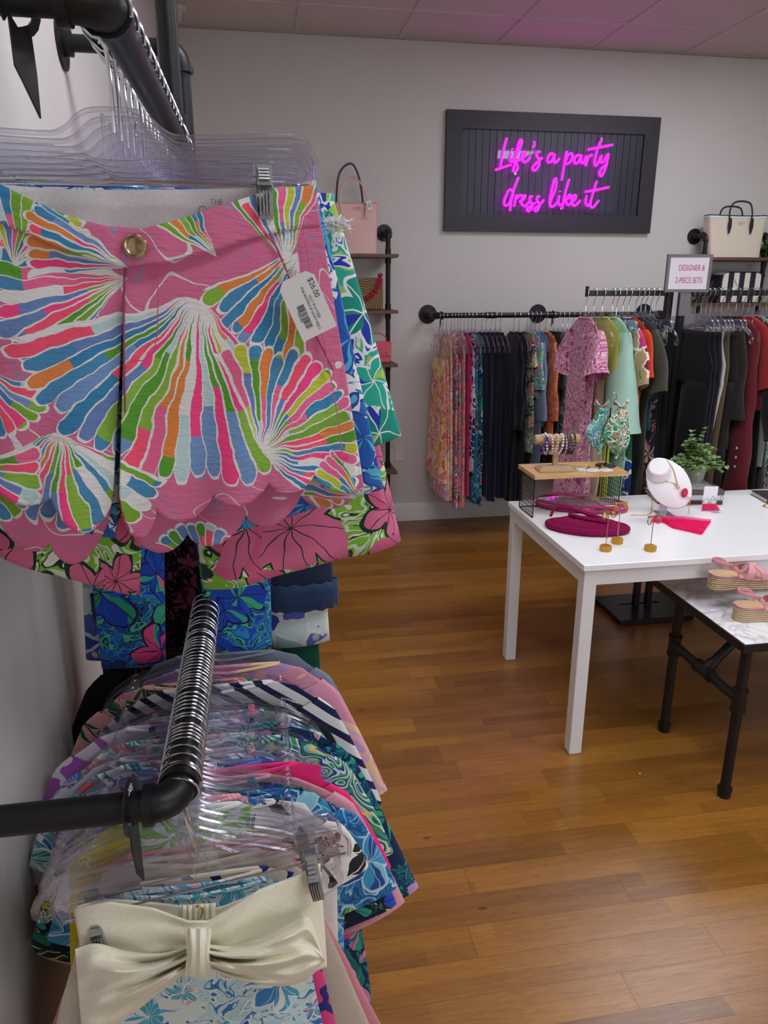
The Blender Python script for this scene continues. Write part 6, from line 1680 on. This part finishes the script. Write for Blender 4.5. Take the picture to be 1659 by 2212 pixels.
obj('card', M().box((-.016,-.0005,-.028),(.016,.0005,.028)), TAGM, tg2, smooth=False)
m = M()
for k_ in range(4): m.box((-.01,-.0008,-.012+k_*.006),(.008,-.0004,-.0095+k_*.006))
obj('print_lines', m, plain('6a6a6a', .6), tg2, smooth=False)
# straw clutch with pompoms
zz = LSZ[1]; a = at(770, 670, y=4.84); b = at(832, 670, y=4.84); hh = at(830, 600, y=4.84).z-zz
def straw():
    t_ = NT('seagrass_weave'); x, y, z = t_.xyz(t_.obj()); r_ = t_.m('SQRT', t_.m('ADD', t_.m('MULTIPLY', x, x), t_.m('MULTIPLY', z, z)))
    s_ = t_.m('SINE', t_.m('MULTIPLY', r_, 420.0)); n = t_.noise(t_.obj(), 160, 2)
    return t_.finish(t_.mix(t_.m('MULTIPLY', t_.m('ADD', s_, n), .5), lin('6f5638'), lin('b3946a')), .9, bump=s_, bstr=.8, bdist=.003)
t = thing('straw_clutch', 'woven brown straw clutch with a curve of raspberry pompoms on the second shelf', 'handbag', ((a.x+b.x)/2-.07, 4.86, zz), 0)
obj('body', M().box((-.14,-.02,.003),(.15,.02,hh), .006), straw(), t, smooth=False)
PP = cloth('c4244e')
rs = random.Random(5)
for k_ in range(9):
    a_ = pi*.5*(k_/8); m = M(); c0 = Vector((-.05+.18*sin(a_)+0, -.032, hh-.0+.012-.16*(cos(a_)) ))
    for j in range(70):
        d = Vector((rs.gauss(0,1), rs.gauss(0,1), rs.gauss(0,1))).normalized(); m.tube([d*.004, d*.0165], [.0034,.0026], 4)
    obj('pompom', m, PP, t, loc=c0)
obj('clasp', M().box((.03,-.026,.0),(.045,-.018,.014)), BLACKMETAL, t, smooth=False)
# small pink flap bag
zz = LSZ[2]; a = at(815, 788, y=4.85); b = at(843, 788, y=4.85); hh = at(840, 738, y=4.85).z-zz
PK = plain('d4506e', .4, bump=.25, bsc=500, name='rose_leather')
t = thing('mini_bag', 'small rose pink flap handbag with a gold clasp on the third shelf', 'handbag', (b.x-.085, 4.86, zz), 0)
obj('body', M().box((-.085,-.03,.002),(.085,.03,hh-.006), .006), PK, t, smooth=False)
obj('flap', M().box((-.087,-.036,.045),(.087,-.03,hh-.002), .002).box((-.087,-.036,hh-.006),(.087,.031,hh), .002), PK, t, smooth=False)
m = M(); m.tube(smoothpath([(-.06,0,hh-.003),(-.05,0,hh+.035),(0,0,hh+.055),(.05,0,hh+.035),(.06,0,hh-.003)],6), .0045, 8); obj('handle', m, PK, t)
m = M(); c_ = (.05,-.04,.07)
for s in (-1, 1):
    m.tube([(c_[0]+s*.014+.008*cos(2*pi*i/14), c_[1], c_[2]+.008*sin(2*pi*i/14)) for i in range(14)], .0014, 6, closed=True)
    m.tube([(c_[0]-.008*s, c_[1], c_[2]-.012),(c_[0]+.008*s, c_[1], c_[2]+.012)], .0015, 6)
obj('gold_clasp', m, GOLD, t)
# cream tote on the right shelf
zz = RSZ[0]; a = at(1527, 552, y=4.86); b = at(1637, 552, y=4.86); hh = at(1525, 465, y=4.86).z-zz
CRM = cloth('d9cfbd'); NV = plain('1c2233', .4, name='navy_leather')
t, fn = tote('tote_bag', 'cream canvas tote with navy handles and mint trim on the top right shelf', ((a.x+b.x)/2, 4.885, zz), 0, b.x-a.x-.01, hh, .15, CRM, NV, 1.14)
for (z0_, z1_, mt, nm) in ((.955,.985,plain('e6e6e6', .6),'white_band'),(.925,.955,plain('a9d3cf', .6),'mint_band')):
    m = M(); m.grid(lambda s, q: tuple(Vector(fn(s, z0_+(z1_-z0_)*q))*1.0+Vector((0, -.0015 if sin(2*pi*s) < 0 else .0015, 0))+Vector((.0015*cos(2*pi*s),0,0))), 64, 2, wrap=True); obj(nm, m, mt, t)
for y, s_ in ((-.055, 1), (.05, .75)):
    m = M(); k_ = hh; m.tube(smoothpath([(-.08,y-.018,k_-.09),(-.082,y-.008,k_-.02),(-.082,y,k_+.03*s_),(-.06,y,k_+.075*s_),(0,y,k_+.088*s_),(.06,y,k_+.075*s_),(.082,y,k_+.03*s_),(.082,y-.008,k_-.02),(.08,y-.018,k_-.09)], 6), .006, 8, b=.004, up=(0,1,0)); obj('handle', m, NV, t)
for x in (-.08, .08):
    m = M(); m.prism([(x-.009,hh-.02),(x+.009,hh-.02),(x+.013,hh-.07),(x+.004,hh-.115),(x-.004,hh-.115),(x-.013,hh-.07)], -.0745, -.069); obj('handle_patch', m, NV, t, smooth=False)
m = M(); m.box((-.028,-.0722,hh-.045),(.03,-.0715,hh-.042)); m.box((-.018,-.0722,hh-.052),(.02,-.0715,hh-.05)); obj('stamped_name', m, plain('c9a45c', .4, .5), t, smooth=False)
# trailing plant on the shelf
def bush(label, c, n, rad, seed, cat='plant', pot=True):
    t = thing('trailing_plant', label, cat, c)
    lv = M(); stm = M(); rs = random.Random(seed)
    for i in range(n):
        a = rs.uniform(0, 2*pi); e = rs.uniform(-.5, 1.3); Ls = rs.uniform(.5, 1)*rad; d = Vector((cos(a)*cos(e), sin(a)*cos(e)*.7, sin(e)))
        P = [Vector((0,0,.1))+d*Ls*(k_/6)+Vector((0,0,-.06*(k_/6)**2)) for k_ in range(7)]; stm.tube(P, .0012, 4, caps=False)
        for k_ in range(2, 7):
            sd = Quaternion(d, rs.uniform(0, 6)) @ d.orthogonal(); leaf(lv, P[k_], sd+d*.5, Vector((0,-.4,1)), rs.uniform(.035,.05), rs.uniform(.013,.019))
    obj('leaves', lv, leafmat('1f3a1c', '4f7a36', 'pothos_leaf'), t, solid=.0005); obj('stems', stm, plain('4a6a35', .7), t)
    obj('pot', M().lathe([(.04,0),(.052,.04),(.055,.09),(.05,.092),(.048,.08)], n=30), plain('2a2a2c', .6), t)
bush('dark green leafy plant on the top right shelf beside the cream tote', (at(1668, 556, y=4.88).x, 4.88, RSZ[0]), 46, .13, 6)
bush('dark green leafy plant on the second right shelf behind the rack hooks', (at(1462+70, 652, y=4.93).x-.12, 4.93, RSZ[1]), 12, .08, 7)
# striped backpack style bag
zz = RSZ[1]; a = at(1545, 650, y=4.86); b = at(1632, 650, y=4.86); hh = at(1590, 588, y=4.86).z-zz
def vstripe():
    t_ = NT('navy_cream_stripes'); x, y, z = t_.xyz(t_.obj()); f = t_.m('LESS_THAN', t_.m('FRACT', t_.m('ADD', t_.m('DIVIDE', x, .082), .25)), .5)
    return t_.finish(t_.mix(f, lin('e3ddd0'), lin('171b2c')), .5)
t = thing('striped_bag', 'navy and cream vertically striped bag with dark piping on the second right shelf', 'handbag', ((a.x+b.x)/2, 4.87, zz), 0)
Wb = (b.x-a.x)/2
pl_ = [(-Wb-.01,.003),(Wb+.01,.003),(Wb,hh*.6),(Wb-.012,hh-.012),(Wb-.035,hh),(-Wb+.035,hh),(-Wb+.012,hh-.012),(-Wb,hh*.6)]
obj('body', M().prism(pl_, -.05, .05), vstripe(), t, smooth=False, bevel=.004)
m = M(); m.tube([(x, -.052, z) for x, z in pl_], .0035, 6, closed=True); obj('piping', m, NV, t)
m = M(); m.tube(smoothpath([(Wb-.03,-.0,hh),(Wb+.02,-.02,hh-.01),(Wb+.03,-.03,hh-.03)],4), .005, 6); obj('zip_pull', m, NV, t)
m = M(); m.tube(smoothpath([(-Wb,.04,hh*.9),(-Wb-.045,.02,hh*.6),(-Wb-.05,.0,.02)],4), .014, 8, b=.003, up=(0,1,0)); obj('shoulder_strap', m, NV, t)
tg3 = thing('price_tag', 'small white price tag hanging on the striped bag', 'price tag', (t.location.x-.045, 4.81, zz+hh*.72), 0); tg3.rotation_euler = (0, R(-30), 0)
obj('card', M().box((-.008,-.0005,-.025),(.008,.0005,.025)), TAGM, tg3, smooth=False)
# tiny scrap of paper on the floor
q = at(1382, 1672, z=0); o_ = obj('paper_scrap', M().add([(-.003,0,.001),(.002,-.002,.001),(.004,.002,.003),(-.001,.003,.002)], [(0,1,2,3)]), plain('e8e8e8', .7), None, loc=(q.x, q.y, 0), solid=.0005); tag(o_, 'tiny white scrap of paper lying on the floor boards', 'paper scrap')
# merge split fittings report: labels tidy-up
for o_ in bpy.data.objects:
    l_ = o_.get('label')
    if l_ and len(l_.split()) > 16: o_['label'] = ' '.join(l_.split()[:16])
